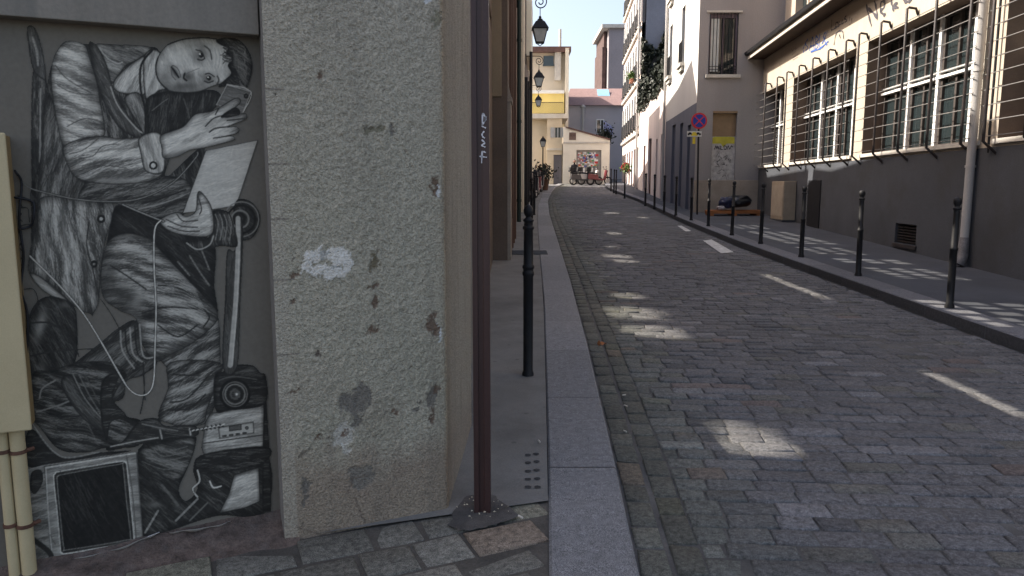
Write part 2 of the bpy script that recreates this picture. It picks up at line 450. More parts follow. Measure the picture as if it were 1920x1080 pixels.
# flat bed below them
mb = MB(); q = [(-9, -6), (0.1, -6), (interp(KL, 3.2), 3.2), (interp(KL, 3.45), 3.45), (-0.5, 3.45), (-1.03, 3.16), (-9, -0.2)]
mb.add([(a, b, g(b) + 0.030) for a, b in q], [tuple(range(6))])
tag(mb.build('side_street_joints', mat('joint_earth', (0.085, 0.078, 0.068), 1, 0.35, 5, 120, 0.8, 0.005)), kind='structure')
# worn stencil marks on the pavement
mb = MB()
for (x, y0) in ((990, 848), (990, 862), (990, 878), (990, 893), (990, 908), (1005, 846), (1006, 860), (1006, 876), (1007, 892), (1008, 908)):
    p = gp(x, y0 + 4, 0.05); a = [(p.x + 0.018 * math.cos(t), p.y + 0.02 * math.sin(t) * (0.7 + 0.4 * rng.random()), g(p.y) + 0.0475) for t in [k * 0.785 for k in range(8)]]
    mb.add(a, [tuple(range(8))])
tag(mb.build('pavement_stencil_marks', mat('black_stencil_paint', (0.04, 0.04, 0.042), 0.9, 0.3, 20, 90, 0.3)), kind='structure')
# two worn white dashes along the right gutter
mb = MB()
for q in (((1318, 452), (1334, 450), (1376, 474), (1352, 476)), ((1270, 424), (1278, 424), (1296, 434), (1286, 435))):
    mb.add([(*gp(*p).xy, g(gp(*p).y) + 0.012) for p in q], [(0, 3, 2, 1)])
o = tag(mb.build('road_paint_dashes', mat('worn_white_paint', (0.5, 0.5, 0.48), 0.8, 0.35, 12, 60, 0.4, dirt=(0.15, 0.15, 0.15), dirt_amt=0.6)), kind='structure')

# ================================================================ LEFT CORNER BUILDING
M_grey = mat('grey_wall_paint', (0.175, 0.155, 0.125), 0.85, 0.10, 1.2, 60, 0.25, 0.002, dirt=(0.11, 0.11, 0.10), dirt_amt=0.5)
M_beam = mat('board_marked_concrete', (0.235, 0.21, 0.175), 0.9, 0.12, 9, 70, 0.35, 0.003, dirt=(0.13, 0.13, 0.12), dirt_amt=0.6, streak=True)
M_side = mat('smooth_render', (0.20, 0.19, 0.175), 0.9, 0.14, 1.8, 70, 0.4, 0.003, dirt=(0.12, 0.10, 0.085), dirt_amt=0.7)
cb = thing('corner_building', (E.x, E.y, 0), 'grey corner building with a recessed wall bay and roughcast corner pillar', 'building')
mb = MB()
wz0 = -0.3; BZ = FP.px(250, 48, -0.09)[1]
mb.fbox(FP, -7, -0.0, -REC - 0.3, -REC, wz0, BZ + 0.3)
wall = mb.build('recessed_wall', M_grey, cb)
mb = MB(); mb.fbox(FP, -7, -0.005, -REC - 0.3, -0.085, BZ, BZ + 0.7)
beam = mb.build('lintel_beam', M_beam, cb, bevel=0.004)
# dirt and broken render at the foot of the recessed wall
mb = MB(); M_dirt = mat('red_brown_dirt', (0.12, 0.09, 0.075), 1, 0.5, 14, 90, 1.0, 0.01, dirt=(0.16, 0.15, 0.14), dirt_amt=0.7)
for k in range(60):
    a = -2.4 + k * 0.041; 
    d0, d1 = [-REC + 0.06 + 0.05 * vnoise(np.array(x_ * 1.0), np.array(0.3), 0.13, 3) for x_ in (a, a + 0.041)]
    h0, h1 = [max(0.0, 0.02 + 0.045 * (a + 1.4)) + 0.03 * vnoise(np.array(x_ * 1.0), np.array(0.9), 0.11, 4) for x_ in (a, a + 0.041)]
    P0 = FP.P(a, -REC, 0); zz = g(P0.y) + 0.03
    mb.add([FP.P(a, -REC - .01, zz + h0), FP.P(a + 0.041, -REC - .01, zz + h1), FP.P(a + 0.041, -REC + 0.03, zz + h1 * 0.6), FP.P(a, -REC + 0.03, zz + h0 * 0.6), FP.P(a + 0.041, d1 + 0.1, zz - 0.005), FP.P(a, d0 + 0.1, zz - 0.005)], [(0, 1, 2, 3), (3, 2, 4, 5)], 0, None, True)
mb.build('broken_skirting', M_dirt, cb)
def roughcast():
    m, t, b = nodes('roughcast_render'); a = N(t, 'ShaderNodeAttribute', attribute_name='Col'); v = objvec(t)
    f1 = noise(t, 105, 3, 0.6, v, 0.1); f2 = noise(t, 240, 3, 0.6, v)
    pit = ramp(t, f1, 0.34, 0.56, (0.30,) * 3, (0.66,) * 3); c = mixc(t, 0.5, a.outputs['Color'], pit, 'OVERLAY')
    c = mixc(t, 0.35, c, ramp(t, f2, 0.3, 0.7, (0.25,) * 3, (0.75,) * 3), 'OVERLAY')
    st = noise(t, 6, 5, 0.6, objvec(t, (1, 1, 0.08))); c = mixc(t, ramp(t, st, 0.55, 0.75, (0,) * 3, (0.35,) * 3), c, (0.15, 0.14, 0.12))
    t.links.new(c, b.inputs['Base Color']); b.inputs['Roughness'].default_value = 0.93; b.inputs['Specular IOR Level'].default_value = 0.2
    ad = N(t, 'ShaderNodeMath', operation='MULTIPLY_ADD'); t.links.new(f2, ad.inputs[0]); ad.inputs[1].default_value = 0.25; t.links.new(ramp(t, f1, 0.3, 0.62), ad.inputs[2])
    bump(t, b, ad.outputs[0], 0.9, 0.006); return m
# roughcast pillar: displaced front sheet wrapped round the street corner
step = 0.0055
us = np.arange(0, PW + 1.14, step); zs = np.arange(-0.06, 3.0, step)
U, Z = np.meshgrid(us, zs)
sd_dir = Vector((-0.236, 4.46, 0)) - Fc; sd_dir.normalize()
rc = 0.035; turn = PW - rc
fx = FP.u; n0 = FP.n; n1 = Vector((sd_dir.y, -sd_dir.x, 0))
px_, py2 = np.zeros_like(U), np.zeros_like(U); nx, ny = np.zeros_like(U), np.zeros_like(U)
angt = math.acos(max(-1, min(1, n0.dot(n1)))); arc = rc * angt * 1.15
a0 = math.atan2(n0.y, n0.x)
flat = U <= turn
T = np.clip((U - turn) / arc, 0, 1) * angt
nx = np.cos(a0 + T); ny = np.sin(a0 + T)
base_x = E.x + fx.x * np.minimum(U, turn); base_y = E.y + fx.y * np.minimum(U, turn)
cxr = E.x + fx.x * turn - n0.x * rc; cyr = E.y + fx.y * turn - n0.y * rc
extra = np.clip(U - turn - arc, 0, None)
X = np.where(flat, base_x, cxr + nx * rc + extra * sd_dir.x); Y = np.where(flat, base_y, cyr + ny * rc + extra * sd_dir.y)
rough = fbm(U, Z, 0.022, 21, 3); cells = vnoise(U, Z * 0.85, 0.0115, 31); margin = np.clip((U - 0.055) / 0.03, 0, 1) * np.clip((turn - 0.02 - U) / 0.04, 0.35, 1)
low = np.clip((0.55 - Z + 0.5 * (fbm(U, Z, 0.22, 8) - 0.5)) / 0.22, 0, 1)      # smoother repaired render at the foot
amp = margin * (1 - 0.75 * low)
disp = amp * (0.0042 * (np.clip(cells * 1.6 - 0.3, 0, 1) - 0.5) + 0.0045 * (rough - 0.5)) + 0.006 * (fbm(U, Z, 0.3, 40) - 0.5) + 0.002 * (rough - .5)
PXc, PYc = proj(np.stack([X, Y, Z], -1))
warpx = (fbm(U, Z, 0.07, 51) - 0.5) * 26; warpy = (fbm(U, Z, 0.07, 61) - 0.5) * 26; wf = (fbm(U, Z, 0.018, 71) - 0.5) * 14
col = np.empty(U.shape + (3,), np.float32); col[:] = (0.425, 0.383, 0.295)
def blend(c, m, k=1.0):
    m = np.clip(m, 0, 1)[..., None] * k; col[:] = col * (1 - m) + np.array(c, np.float32) * m
blend((0.45, 0.40, 0.32), (1.5 - Z) * -0.8 + 0.4 * (fbm(U, Z, 0.5, 14) - .3), 0.8)
blend((0.31, 0.29, 0.215), np.clip(fbm(U, Z, 0.4, 77) * 3 - 1.3, 0, 1) * np.clip(1.5 - Z, 0, 1), 0.5)
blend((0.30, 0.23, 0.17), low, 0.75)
blend((0.24, 0.18, 0.14), np.clip(fbm(U, Z, 0.2, 15) * 3.4 - 1.9, 0, 1) * np.clip(1.1 - Z, 0, 1), 0.6)
blend((0.44, 0.39, 0.31), np.clip((0.06 - U) / 0.01, 0, 1), 0.6)
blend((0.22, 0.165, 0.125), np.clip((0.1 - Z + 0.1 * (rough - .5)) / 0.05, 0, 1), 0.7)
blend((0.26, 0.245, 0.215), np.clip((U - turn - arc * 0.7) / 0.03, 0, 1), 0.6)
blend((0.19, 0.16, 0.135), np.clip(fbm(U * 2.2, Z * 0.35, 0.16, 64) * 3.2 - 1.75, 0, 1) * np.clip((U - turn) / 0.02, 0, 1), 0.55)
def patch(x, y, rx, ry, c, k=1.0, soft=0.18, dz=0.0, ws=1.0):
    d = np.sqrt(((PXc + warpx * ws + 1.7 * wf - x) / rx) ** 2 + ((PYc + warpy * ws - 1.7 * wf - y) / ry) ** 2); m = np.clip((1 - d) / soft, 0, 1)
    blend(c, m, k); disp[:] = disp + dz * m - (disp * m * 0.6)
WP = (0.78, 0.73, 0.64)
for x, y, a, b in ((590, 482, 20, 17), (634, 480, 20, 22), (612, 513, 40, 11), (575, 505, 14, 12), (650, 492, 12, 18)): patch(x, y, a, b, WP, 0.95, 0.14, 0.003, 0.7)
for x, y, a, b in ((612, 482, 8, 12), (628, 500, 6, 6)): patch(x, y, a, b, (0.4, 0.39, 0.36), 0.9)
BR = (0.15, 0.09, 0.06); GY = (0.17, 0.152, 0.13)
for x, y, a, b, c in ((552, 518, 9, 8, BR), (706, 492, 10, 22, (0.14, 0.11, 0.06)), (699, 538, 6, 6, BR), (703, 565, 9, 10, BR), (696, 618, 8, 8, BR), (556, 565, 6, 4, BR), (698, 245, 22, 8, (0.2, 0.18, 0.12)),
                      (735, 240, 5, 12, GY), (598, 148, 4, 10, BR), (655, 762, 22, 28, GY), (680, 745, 14, 30, GY), (672, 790, 12, 18, GY), (645, 815, 22, 26, (0.52, 0.48, 0.41)), (648, 845, 8, 14, (0.62, 0.57, 0.49)), (648, 818, 5, 8, BR),
                      (812, 345, 10, 16, BR), (818, 352, 5, 9, (0.75, 0.75, 0.72)), (815, 612, 11, 20, BR), (823, 622, 3, 18, (0.7, 0.7, 0.68)), (812, 745, 10, 30, GY), (818, 730, 5, 14, BR), (815, 780, 7, 14, BR), (818, 35, 9, 18, (0.3, 0.28, 0.2)),
                      (570, 912, 8, 22, GY), (570, 945, 6, 16, GY), (680, 892, 26, 22, (0.21, 0.19, 0.16)), (785, 765, 8, 10, GY), (740, 770, 8, 8, BR), (597, 660, 9, 7, (0.12, 0.09, 0.07)), (515, 175, 5, 3, (0.06, 0.06, 0.05)),
                      (597, 822, 10, 4, BR), (545, 740, 8, 3, BR), (700, 1, 1, 1, BR), (810, -2, 14, 7, (0.8, 0.8, 0.78))): patch(x, y, a, b, c, 0.85, 0.25, -0.004)
for _ in range(150):
    x, y = 540 + 280 * rng.random(), 1000 * rng.random() ** 0.7; patch(x, y, 1.5 + 2.5 * rng.random(), 1.5 + 2.5 * rng.random(), (0.12, 0.10, 0.08), 0.7 * rng.random() + .2, 0.5, -0.001, 0.15)
for x, y, w_ in ((515, 167, 22), (522, 308, 26), (528, 525, 26), (530, 665, 34), (522, 410, 22)): # fine cracks in the margin
    m = np.exp(-((PYc + warpy * 0.3 - y) / 1.6) ** 2) * np.clip((w_ - np.abs(PXc - x)) / 4, 0, 1); blend((0.12, 0.1, 0.09), m, 0.7)
for pts in (((665, 930), (672, 955), (690, 990)), ((655, 925), (662, 900), (700, 890)), ((560, 990), (600, 1000), (640, 990))):
    for (xa, ya), (xb, yb) in zip(pts[:-1], pts[1:]):
        t = np.clip(((PXc + wf - xa) * (xb - xa) + (PYc + wf - ya) * (yb - ya)) / ((xb - xa) ** 2 + (yb - ya) ** 2), 0, 1)
        d = np.hypot(PXc + wf - xa - t * (xb - xa), PYc + wf - ya - t * (yb - ya)); blend((0.11, 0.085, 0.07), np.clip(1.6 - d * 0.7, 0, 1), 0.6)
# ragged foot
cut = Z > (0.075 + 0.02 * (fbm(U, Z * 0, 0.12, 91) - .5) + 0.0225 * 0)
P = np.stack([X + nx * disp, Y + ny * disp, Z], -1)
keep = cut[:-1, :-1] & cut[1:, 1:]
M_rough = roughcast()
pil = grid_mesh('pillar', P, keep, col, M_rough, cb)
mb = MB()   # pillar core, side jamb and the masonry above
mb.fbox(FP, 0.0, PW - 0.03, -0.6, -0.012, -0.3, 3.0)
mb.build('pillar_core', M_side, cb)
FL1 = Frame(-0.27, 3.5, 0.0215, 1)           # street face of the left side up to y = 21
FL0 = Frame(-0.33, 4.42, 0.0, 1)             # recessed front between the corner pillar and the pilaster
FL2 = Frame(0.106, 21.0, 0.039, 1)           # beyond
# ================================================================ RIGHT SIDE FRAMES
FA = Frame(6.1, 0, 0.078, 1, -1)             # low building with barred windows
YB = 24.2
FBf = Frame(5.9, YB, 1, 0)                   # plain building, face towards the camera
FBs = Frame(5.9, YB, 0.07, 1, -1)            # street faces of the far right row
# ---- made-up openings in the left fronts, added to throw sun patches on the street
def left_hit(P): 
    u, z = FL1.sun(P)
    if u < 9.3: u, z = FL0.sun(P); return 0, u, z
    if u < 17.5: return 1, u, z
    u, z = FL2.sun(P); return 2, u, z
PATCH_PANES = []   # (frame no, u, z, half u, half z, kind)
for x, y, hu, hz, kind in (
        (1425, 825, 0.36, 0.24, 'blob'),
        (1200, 588, 0.42, 0.36, 'blob'), (1232, 622, 0.30, 0.34, 'blob'), (1185, 555, 0.25, 0.25, 'blob'),
        (1160, 480, 0.35, 0.28, 'blob'), (1178, 490, 0.30, 0.24, 'blob'), (1152, 463, 0.25, 0.20, 'blob'), (1156, 438, 0.45, 0.2, 'blob'), (1150, 400, 0.7, 0.3, 'blob'), (1208, 408, 0.4, 0.2, 'blob'),
        (1490, 535, 1.15, 0.10, 'slot'), (1830, 735, 0.62, 0.085, 'slot')):
    k, u, z = left_hit(gp(x, y)); PATCH_PANES.append((k, u, z, hu, hz, kind))
for x, y, hu, hz in ((1862, 578, 0.44, 0.55), (1925, 605, 0.3, 0.4), (1718, 512, 0.62, 0.45), (1648, 492, 0.5, 0.5), (1560, 470, 0.6, 0.42), (1500, 450, 0.8, 0.5), (1455, 438, 0.55, 0.45), (1405, 425, 0.6, 0.4)):
    k, u, z = left_hit(gp(x, y, 0.12)); PATCH_PANES.append((k, u, z, hu, hz, 'grid'))
# roofline of the left side, from where its shadow ends on the right-hand fronts
def prof(F, pts): return sorted([(F.sun(p)[0], F.sun(p)[1]) for p in pts])
def onA(px, py): u, z = FA.px(px, py); return FA.P(u, 0, z)
def onB(px, py): u, z = FBs.px(px, py); return FBs.P(u, 0, z)
top1 = prof(FL1, [onA(1915, 252), onA(1850, 258), onA(1640, 296), onA(1560, 322), onA(1527, 318), onA(1524, 345)])
top1 = [(-8, max(t[1] for t in top1[:1]) + 0.3), (top1[0][0] - 0.01, top1[0][1])] + top1
top2 = prof(FL2, [onB(1297, 112), onB(1272, 165), onB(1242, 208), onB(1215, 300), onB(1200, 330), onB(1185, 345)])
# ---------------------------------------------------------------- the paste-up drawing: tones painted stroke by stroke
AW, AH = 520, 1090
art = np.full((AH, AW), 95.0, dtype=np.float32); alp = np.zeros((AH, AW), dtype=np.float32)
ag = np.random.default_rng(5)
PG = {1: (0, 0), 2: (0, 350), 3: (0, 680)}
def zp(pg, pts): return [(PG[pg][0] + x / 2.7, PG[pg][1] + y / 2.7) for x, y in pts]
def smooth(pts, closed=True, k=5):
    n = len(pts); out = []
    rg = range(n) if closed else range(n - 1)
    for i in rg:
        if closed: p = [pts[(i + j - 1) % n] for j in range(4)]
        else: p = [pts[max(0, min(n - 1, i + j - 1))] for j in range(4)]
        for q in range(k):
            t = q / k
            out.append(tuple(0.5 * ((2 * p[1][a]) + (-p[0][a] + p[2][a]) * t + (2 * p[0][a] - 5 * p[1][a] + 4 * p[2][a] - p[3][a]) * t * t + (-p[0][a] + 3 * p[1][a] - 3 * p[2][a] + p[3][a]) * t ** 3) for a in (0, 1)))
    if not closed: out.append(pts[-1])
    return out
def polymask(pts):
    xs = np.array([p[0] for p in pts]); ys = np.array([p[1] for p in pts])
    x0, x1 = max(0, int(xs.min()) - 1), min(AW, int(xs.max()) + 2); y0, y1 = max(0, int(ys.min()) - 1), min(AH, int(ys.max()) + 2)
    m = np.zeros((y1 - y0, x1 - x0), dtype=np.float32)
    X = np.arange(x0, x1)[None, :] + 0.5
    for s in (0.25, 0.75):
        Y = (np.arange(y0, y1)[:, None] + s); ins = np.zeros(m.shape, bool)
        for i in range(len(pts)):
            xa, ya = pts[i]; xb, yb = pts[(i + 1) % len(pts)]
            if abs(ya - yb) < 1e-6: continue
            c = ((ya > Y) != (yb > Y)) & (X < (xb - xa) * (Y - ya) / (yb - ya) + xa)
            ins ^= c
        m += ins * 0.5
    return m, x0, y0
def aline(pts, tone, wd, op=1.0, mask=None, alpha=True):
    for i in range(len(pts) - 1):
        (xa, ya), (xb, yb) = pts[i], pts[i + 1]
        pad = wd + 1.5
        x0, x1 = max(0, int(min(xa, xb) - pad)), min(AW, int(max(xa, xb) + pad) + 1)
        y0, y1 = max(0, int(min(ya, yb) - pad)), min(AH, int(max(ya, yb) + pad) + 1)
        if x1 <= x0 or y1 <= y0: continue
        X = np.arange(x0, x1)[None, :] + 0.5; Y = np.arange(y0, y1)[:, None] + 0.5
        dx, dy = xb - xa, yb - ya; L = dx * dx + dy * dy + 1e-9
        t = np.clip(((X - xa) * dx + (Y - ya) * dy) / L, 0, 1)
        d = np.sqrt((X - xa - t * dx) ** 2 + (Y - ya - t * dy) ** 2)
        a = np.clip(wd / 2 + 0.5 - d, 0, 1) * op
        if mask is not None:
            m, mx, my = mask
            mm = np.zeros_like(a); ax0, ay0 = max(x0, mx), max(y0, my); ax1, ay1 = min(x1, mx + m.shape[1]), min(y1, my + m.shape[0])
            if ax1 > ax0 and ay1 > ay0: mm[ay0 - y0:ay1 - y0, ax0 - x0:ax1 - x0] = m[ay0 - my:ay1 - my, ax0 - mx:ax1 - mx]
            a = a * mm
        art[y0:y1, x0:x1] = art[y0:y1, x0:x1] * (1 - a) + tone * a
        if alpha: alp[y0:y1, x0:x1] = np.maximum(alp[y0:y1, x0:x1], a)
LAST = None
def S(pg, pts, base, ang=0, lo=30, hi=110, dens=1.0, ln=22, outline=22, ow=1.6, curve=0.25, sm=True, fan=0.0, edge_k=0.5):
    global LAST
    q = zp(pg, pts); q = smooth(q) if sm else q
    m, x0, y0 = polymask(q); h, wd = m.shape
    v = art[y0:y0 + h, x0:x0 + wd]; v[:] = v * (1 - m) + base * m
    a = alp[y0:y0 + h, x0:x0 + wd]; a[:] = np.maximum(a, m)
    LAST = (m, x0, y0)
    n = int(m.sum() / 15 * dens)
    xs0 = x0 + wd / 2
    for _ in range(n):
        cx = x0 + ag.random() * wd; cy = y0 + ag.random() * h
        if m[min(h - 1, int(cy - y0)), min(wd - 1, int(cx - x0))] < 0.5: continue
        th = math.radians(ang + fan * (cx - xs0) / max(1, wd) + ag.normal() * 7); L = ln * (0.5 + ag.random()); k = curve * ag.normal(0.6, 0.5) / 12
        edge = 1.0
        # strokes cluster into light and dark bands across the cloth
        wv = cx * math.sin(R(ang)) - cy * math.cos(R(ang)); al_ = cx * math.cos(R(ang)) + cy * math.sin(R(ang)); band = 0.75 * math.sin(0.26 * wv + 1.6 * math.sin(al_ * 0.05 + base) + pg) + 0.55 * math.sin(0.1 * wv + 0.03 * al_ + base)
        tone = hi if (band + ag.normal() * 0.38) > 0.0 else lo
        tone = tone + ag.normal() * 8
        p = []
        x, y, tt = cx - math.cos(th) * L / 2, cy - math.sin(th) * L / 2, th - k * L / 2
        for _s in range(4):
            p.append((x, y)); x += math.cos(tt) * L / 3; y += math.sin(tt) * L / 3; tt += k * L / 3
        aline(p, tone, 0.35 + ag.random() * 0.75, 0.6, LAST, False)
    # cloth rounds away towards its outline
    r = max(3, int(min(h, wd) * 0.09)); b = np.pad(m, r, mode='constant')
    for ax in (0, 1):
        c = np.cumsum(np.insert(b, 0, 0, axis=ax), axis=ax)
        b = (np.take(c, range(2 * r, c.shape[ax]), ax) - np.take(c, range(0, c.shape[ax] - 2 * r), ax)) / (2 * r)
    b = b[:h, :wd]; e = np.clip((b - 0.45) / 0.5, 0, 1)
    v[:] = v * (1 - m * edge_k * (1 - e))
    if outline is not None:
        aline(q + [q[0]], outline, ow, 0.9)
def Ln(pg, pts, tone, wd=1.5, op=1.0, edge=None):
    q = smooth(zp(pg, pts), False)
    if edge is not None: aline(q, edge, wd + 2.4, 0.9)
    aline(q, tone, wd, op)
def Bl(pg, x, y, rx, ry, ang, tone, k=0.7, mask=True):
    (cx, cy), = zp(pg, [(x, y)]); rx /= 2.7; ry /= 2.7
    r = int(max(rx, ry) * 2.2) + 1
    x0, x1 = max(0, int(cx - r)), min(AW, int(cx + r)); y0, y1 = max(0, int(cy - r)), min(AH, int(cy + r))
    X = np.arange(x0, x1)[None, :] + 0.5 - cx; Y = np.arange(y0, y1)[:, None] + 0.5 - cy
    c, s = math.cos(R(ang)), math.sin(R(ang))
    d = ((X * c + Y * s) / rx) ** 2 + ((-X * s + Y * c) / ry) ** 2
    a = np.exp(-d * 1.2) * k
    if mask and LAST is not None:
        m, mx, my = LAST; mm = np.zeros_like(a)
        ax0, ay0 = max(x0, mx), max(y0, my); ax1, ay1 = min(x1, mx + m.shape[1]), min(y1, my + m.shape[0])
        if ax1 > ax0 and ay1 > ay0: mm[ay0 - y0:ay1 - y0, ax0 - x0:ax1 - x0] = m[ay0 - my:ay1 - my, ax0 - mx:ax1 - mx]
        a = a * mm
    art[y0:y1, x0:x1] = art[y0:y1, x0:x1] * (1 - a) + tone * a
def Ring(pg, x, y, r, tone, wd, op=1.0, sq=1.0):
    Ln(pg, [(x + r * math.cos(i * 0.3927), y + r * sq * math.sin(i * 0.3927)) for i in range(17)], tone, wd, op)
def dark_fill(pg, pts, base=26, **k):
    k.setdefault('lo', 22); k['hi'] = k.get('hi', 52) + 16; k.setdefault('dens', 1.0)
    S(pg, pts, base, **k)
def paint():
    # pole with a handle behind the coat
    dark_fill(1, [(165, 370), (235, 410), (235, 700), (212, 1080), (165, 1080)], 34, ang=90, hi=70)
    Ln(1, [(205, 450), (203, 700), (198, 1060)], 92, 3); 
    dark_fill(2, [(165, 0), (212, 0), (190, 200), (160, 300)], 34, ang=90, hi=70)
    S(1, [(138, 140), (175, 138), (200, 200), (222, 300), (232, 400), (190, 380), (163, 340), (145, 240)], 48, 80, 25, 80)
    Ln(1, [(165, 190), (185, 260), (192, 330)], 100, 4, 0.7)
    # coat back and torso
    dark_fill(1, [(240, 430), (275, 300), (345, 212), (460, 226), (720, 236), (810, 262), (880, 460), (940, 600), (900, 700), (860, 800), (840, 900), (990, 765), (1035, 765), (930, 1085), (200, 1085), (215, 760)], 36, ang=75, hi=78, dens=1.4)
    S(1, [(240, 470), (300, 620), (330, 760), (400, 900), (470, 960), (440, 1085), (205, 1085), (215, 720)], 55, 105, 28, 100, 1.6, 30)
    S(1, [(450, 915), (760, 915), (840, 890), (960, 930), (930, 1085), (440, 1085)], 48, -12, 24, 95, 1.3, 30)
    Ln(1, [(700, 1060), (820, 1030), (930, 990)], 100, 2); Ln(1, [(720, 1030), (830, 1000), (940, 960)], 24, 3)
    # jacket front, collar, strap
    S(1, [(470, 228), (620, 226), (765, 240), (700, 300), (640, 330), (600, 380), (560, 420), (510, 320)], 78, 25, 35, 120, 1.6)
    Ln(1, [(500, 240), (540, 290), (590, 320), (620, 315)], 130, 1.6)
    S(1, [(575, 420), (620, 360), (700, 300), (735, 300), (735, 470), (650, 475), (590, 460)], 118, -60, 80, 150, 1.6)
    S(1, [(730, 290), (805, 262), (850, 430), (800, 460), (740, 500)], 122, -75, 85, 150, 1.2)
    S(1, [(450, 222), (490, 232), (540, 330), (580, 470), (660, 600), (735, 680), (690, 695), (600, 640), (530, 520), (480, 380)], 52, 65, 28, 95, 1.6)
    Ln(1, [(560, 440), (600, 540), (690, 650), (728, 675)], 120, 2.2)
    S(1, [(630, 500), (700, 470), (735, 560), (735, 680), (690, 610)], 78, 70, 40, 120, 1.5)
    Ln(1, [(770, 255), (715, 330), (712, 450), (735, 560), (736, 685)], 20, 4)
    dark_fill(1, [(745, 500), (830, 465), (940, 470), (1080, 455), (1120, 500), (1060, 570), (980, 590), (930, 640), (870, 665), (760, 690), (745, 600)], 26, ang=100, hi=46)
    Ln(1, [(770, 560), (820, 520), (850, 500)], 75, 1.5); Ln(1, [(930, 500), (950, 560), (960, 600)], 60, 2)
    # upper arm
    S(1, [(345, 207), (300, 240), (264, 320), (262, 440), (290, 620), (328, 745), (400, 720), (522, 692), (522, 600), (505, 510), (490, 420), (455, 300), (425, 225)], 104, 15, 52, 152, 2.2, 26)
    Bl(1, 470, 420, 50, 160, -10, 45, 0.6); Bl(1, 350, 330, 60, 110, 20, 150, 0.35); Bl(1, 300, 640, 30, 140, -10, 60, 0.5); Bl(1, 400, 600, 60, 90, 0, 150, 0.35)
    for p in ([(280, 330), (340, 400), (460, 470)], [(290, 430), (370, 470), (480, 480)], [(340, 640), (430, 600), (520, 620)]): Ln(1, p, 38, 1.8, 0.7)
    # forearm sleeve and cuff
    S(1, [(326, 740), (330, 800), (372, 885), (450, 920), (600, 932), (760, 915), (832, 865), (830, 780), (812, 682), (720, 694), (600, 702), (520, 690), (420, 700)], 106, -14, 50, 150, 2.2, 26)
    Bl(1, 600, 900, 200, 34, -3, 48, 0.6); Bl(1, 560, 740, 120, 40, 0, 150, 0.4); Bl(1, 360, 840, 30, 60, -30, 50, 0.5)
    for p in ([(420, 880), (520, 840), (640, 850)], [(400, 800), (470, 790), (520, 740), (600, 730)], [(350, 780), (420, 760), (500, 700)]): Ln(1, p, 38, 1.7, 0.7)
    S(1, [(708, 696), (812, 680), (830, 860), (742, 868), (714, 780)], 112, 80, 78, 145, 1.5)
    Ring(1, 776, 838, 17, 20, 3); Ring(1, 776, 838, 6, 140, 2)
    # face
    S(1, [(800, 290), (788, 350), (805, 410), (850, 455), (930, 468), (1010, 462), (1080, 435), (1150, 410), (1175, 350), (1165, 260), (1125, 205), (1040, 192), (930, 198), (850, 225)], 124, 70, 104, 146, 1.6, 8, curve=0.5, edge_k=0.35)
    Bl(1, 930, 440, 120, 30, -3, 46, 0.75); Bl(1, 840, 400, 40, 60, 30, 70, 0.6); Bl(1, 1000, 225, 110, 26, 0, 80, 0.5)
    Bl(1, 900, 290, 60, 40, 0, 158, 0.5); Bl(1, 1110, 300, 40, 80, 0, 152, 0.45); Bl(1, 1000, 345, 60, 16, 10, 160, 0.5)
    Bl(1, 1015, 278, 34, 40, 40, 58, 0.75); Bl(1, 1055, 398, 34, 26, 20, 56, 0.8); Bl(1, 950, 390, 34, 26, 0, 50, 0.85)
    Bl(1, 885, 365, 14, 36, -30, 40, 0.8); Bl(1, 905, 350, 10, 24, -30, 120, 0.5)
    Ln(1, [(992, 252), (1020, 262), (1036, 296)], 34, 2); Ln(1, [(1000, 300), (1020, 305), (1036, 296)], 30, 2); Ring(1, 1018, 280, 7, 18, 3); Ln(1, [(1010, 272), (1013, 275)], 170, 2)
    Ln(1, [(1040, 375), (1060, 372), (1085, 388)], 30, 2); Ln(1, [(1035, 410), (1055, 418), (1080, 410)], 30, 2); Ring(1, 1058, 395, 7, 18, 3); Ln(1, [(1052, 390), (1055, 392)], 165, 2)
    Ln(1, [(1035, 232), (1062, 255), (1072, 300)], 45, 3, 0.7); Ln(1, [(1100, 385), (1108, 405), (1100, 425)], 45, 3, 0.7)
    Ln(1, [(868, 340), (885, 362), (905, 392)], 18, 3); Ln(1, [(865, 338), (880, 332), (905, 355), (915, 392)], 60, 1.6); Ln(1, [(868, 345), (870, 380), (890, 405)], 60, 1.6)
    Ln(1, [(1010, 345), (960, 365), (940, 380), (945, 405)], 70, 1.4, 0.7); Ln(1, [(935, 372), (930, 395), (945, 408)], 20, 3)
    for k in range(8): Ln(1, [(1078 + k * 9, 240 + 4 * k), (1086 + k * 9, 290), (1080 + k * 8, 345)], 92 if k % 2 else 145, 1.0, 0.5)
    Ln(1, [(800, 290), (788, 350), (805, 410), (850, 455)], 20, 2.4)
    # hair
    dark_fill(1, [(1095, 203), (1150, 190), (1212, 203), (1262, 262), (1278, 340), (1260, 420), (1236, 458), (1170, 436), (1105, 440), (1140, 405), (1172, 372), (1155, 330), (1180, 300), (1146, 268), (1160, 240), (1120, 228)], 26, ang=50, hi=58, dens=1.6, curve=0.9)
    for k in range(16): Ln(1, [(1140 + 6 * k, 205 + 8 * k), (1180 + 4 * k, 250 + 9 * k), (1185 + 3 * k, 330 + 6 * k)], 62 + 5 * (k % 4), 1.0, 0.8)
    for k in range(16):
        a_ = 205 + k * 7 + ag.normal() * 4; Ln(1, [(1178, a_ + 10), (1150 - 5 * math.sin(k), a_ + 4), (1128 + ag.normal() * 7, a_ - 4 + ag.normal() * 8)], 28, 1.5, 0.8)
    for k in range(24):
        a_ = 230 + k * 9; Ln(1, [(1190 + ag.random() * 40, a_), (1225 + ag.random() * 20, a_ + 18), (1235 + ag.random() * 30, a_ + 44)], 84 + ag.normal() * 16, 1.0, 0.7)
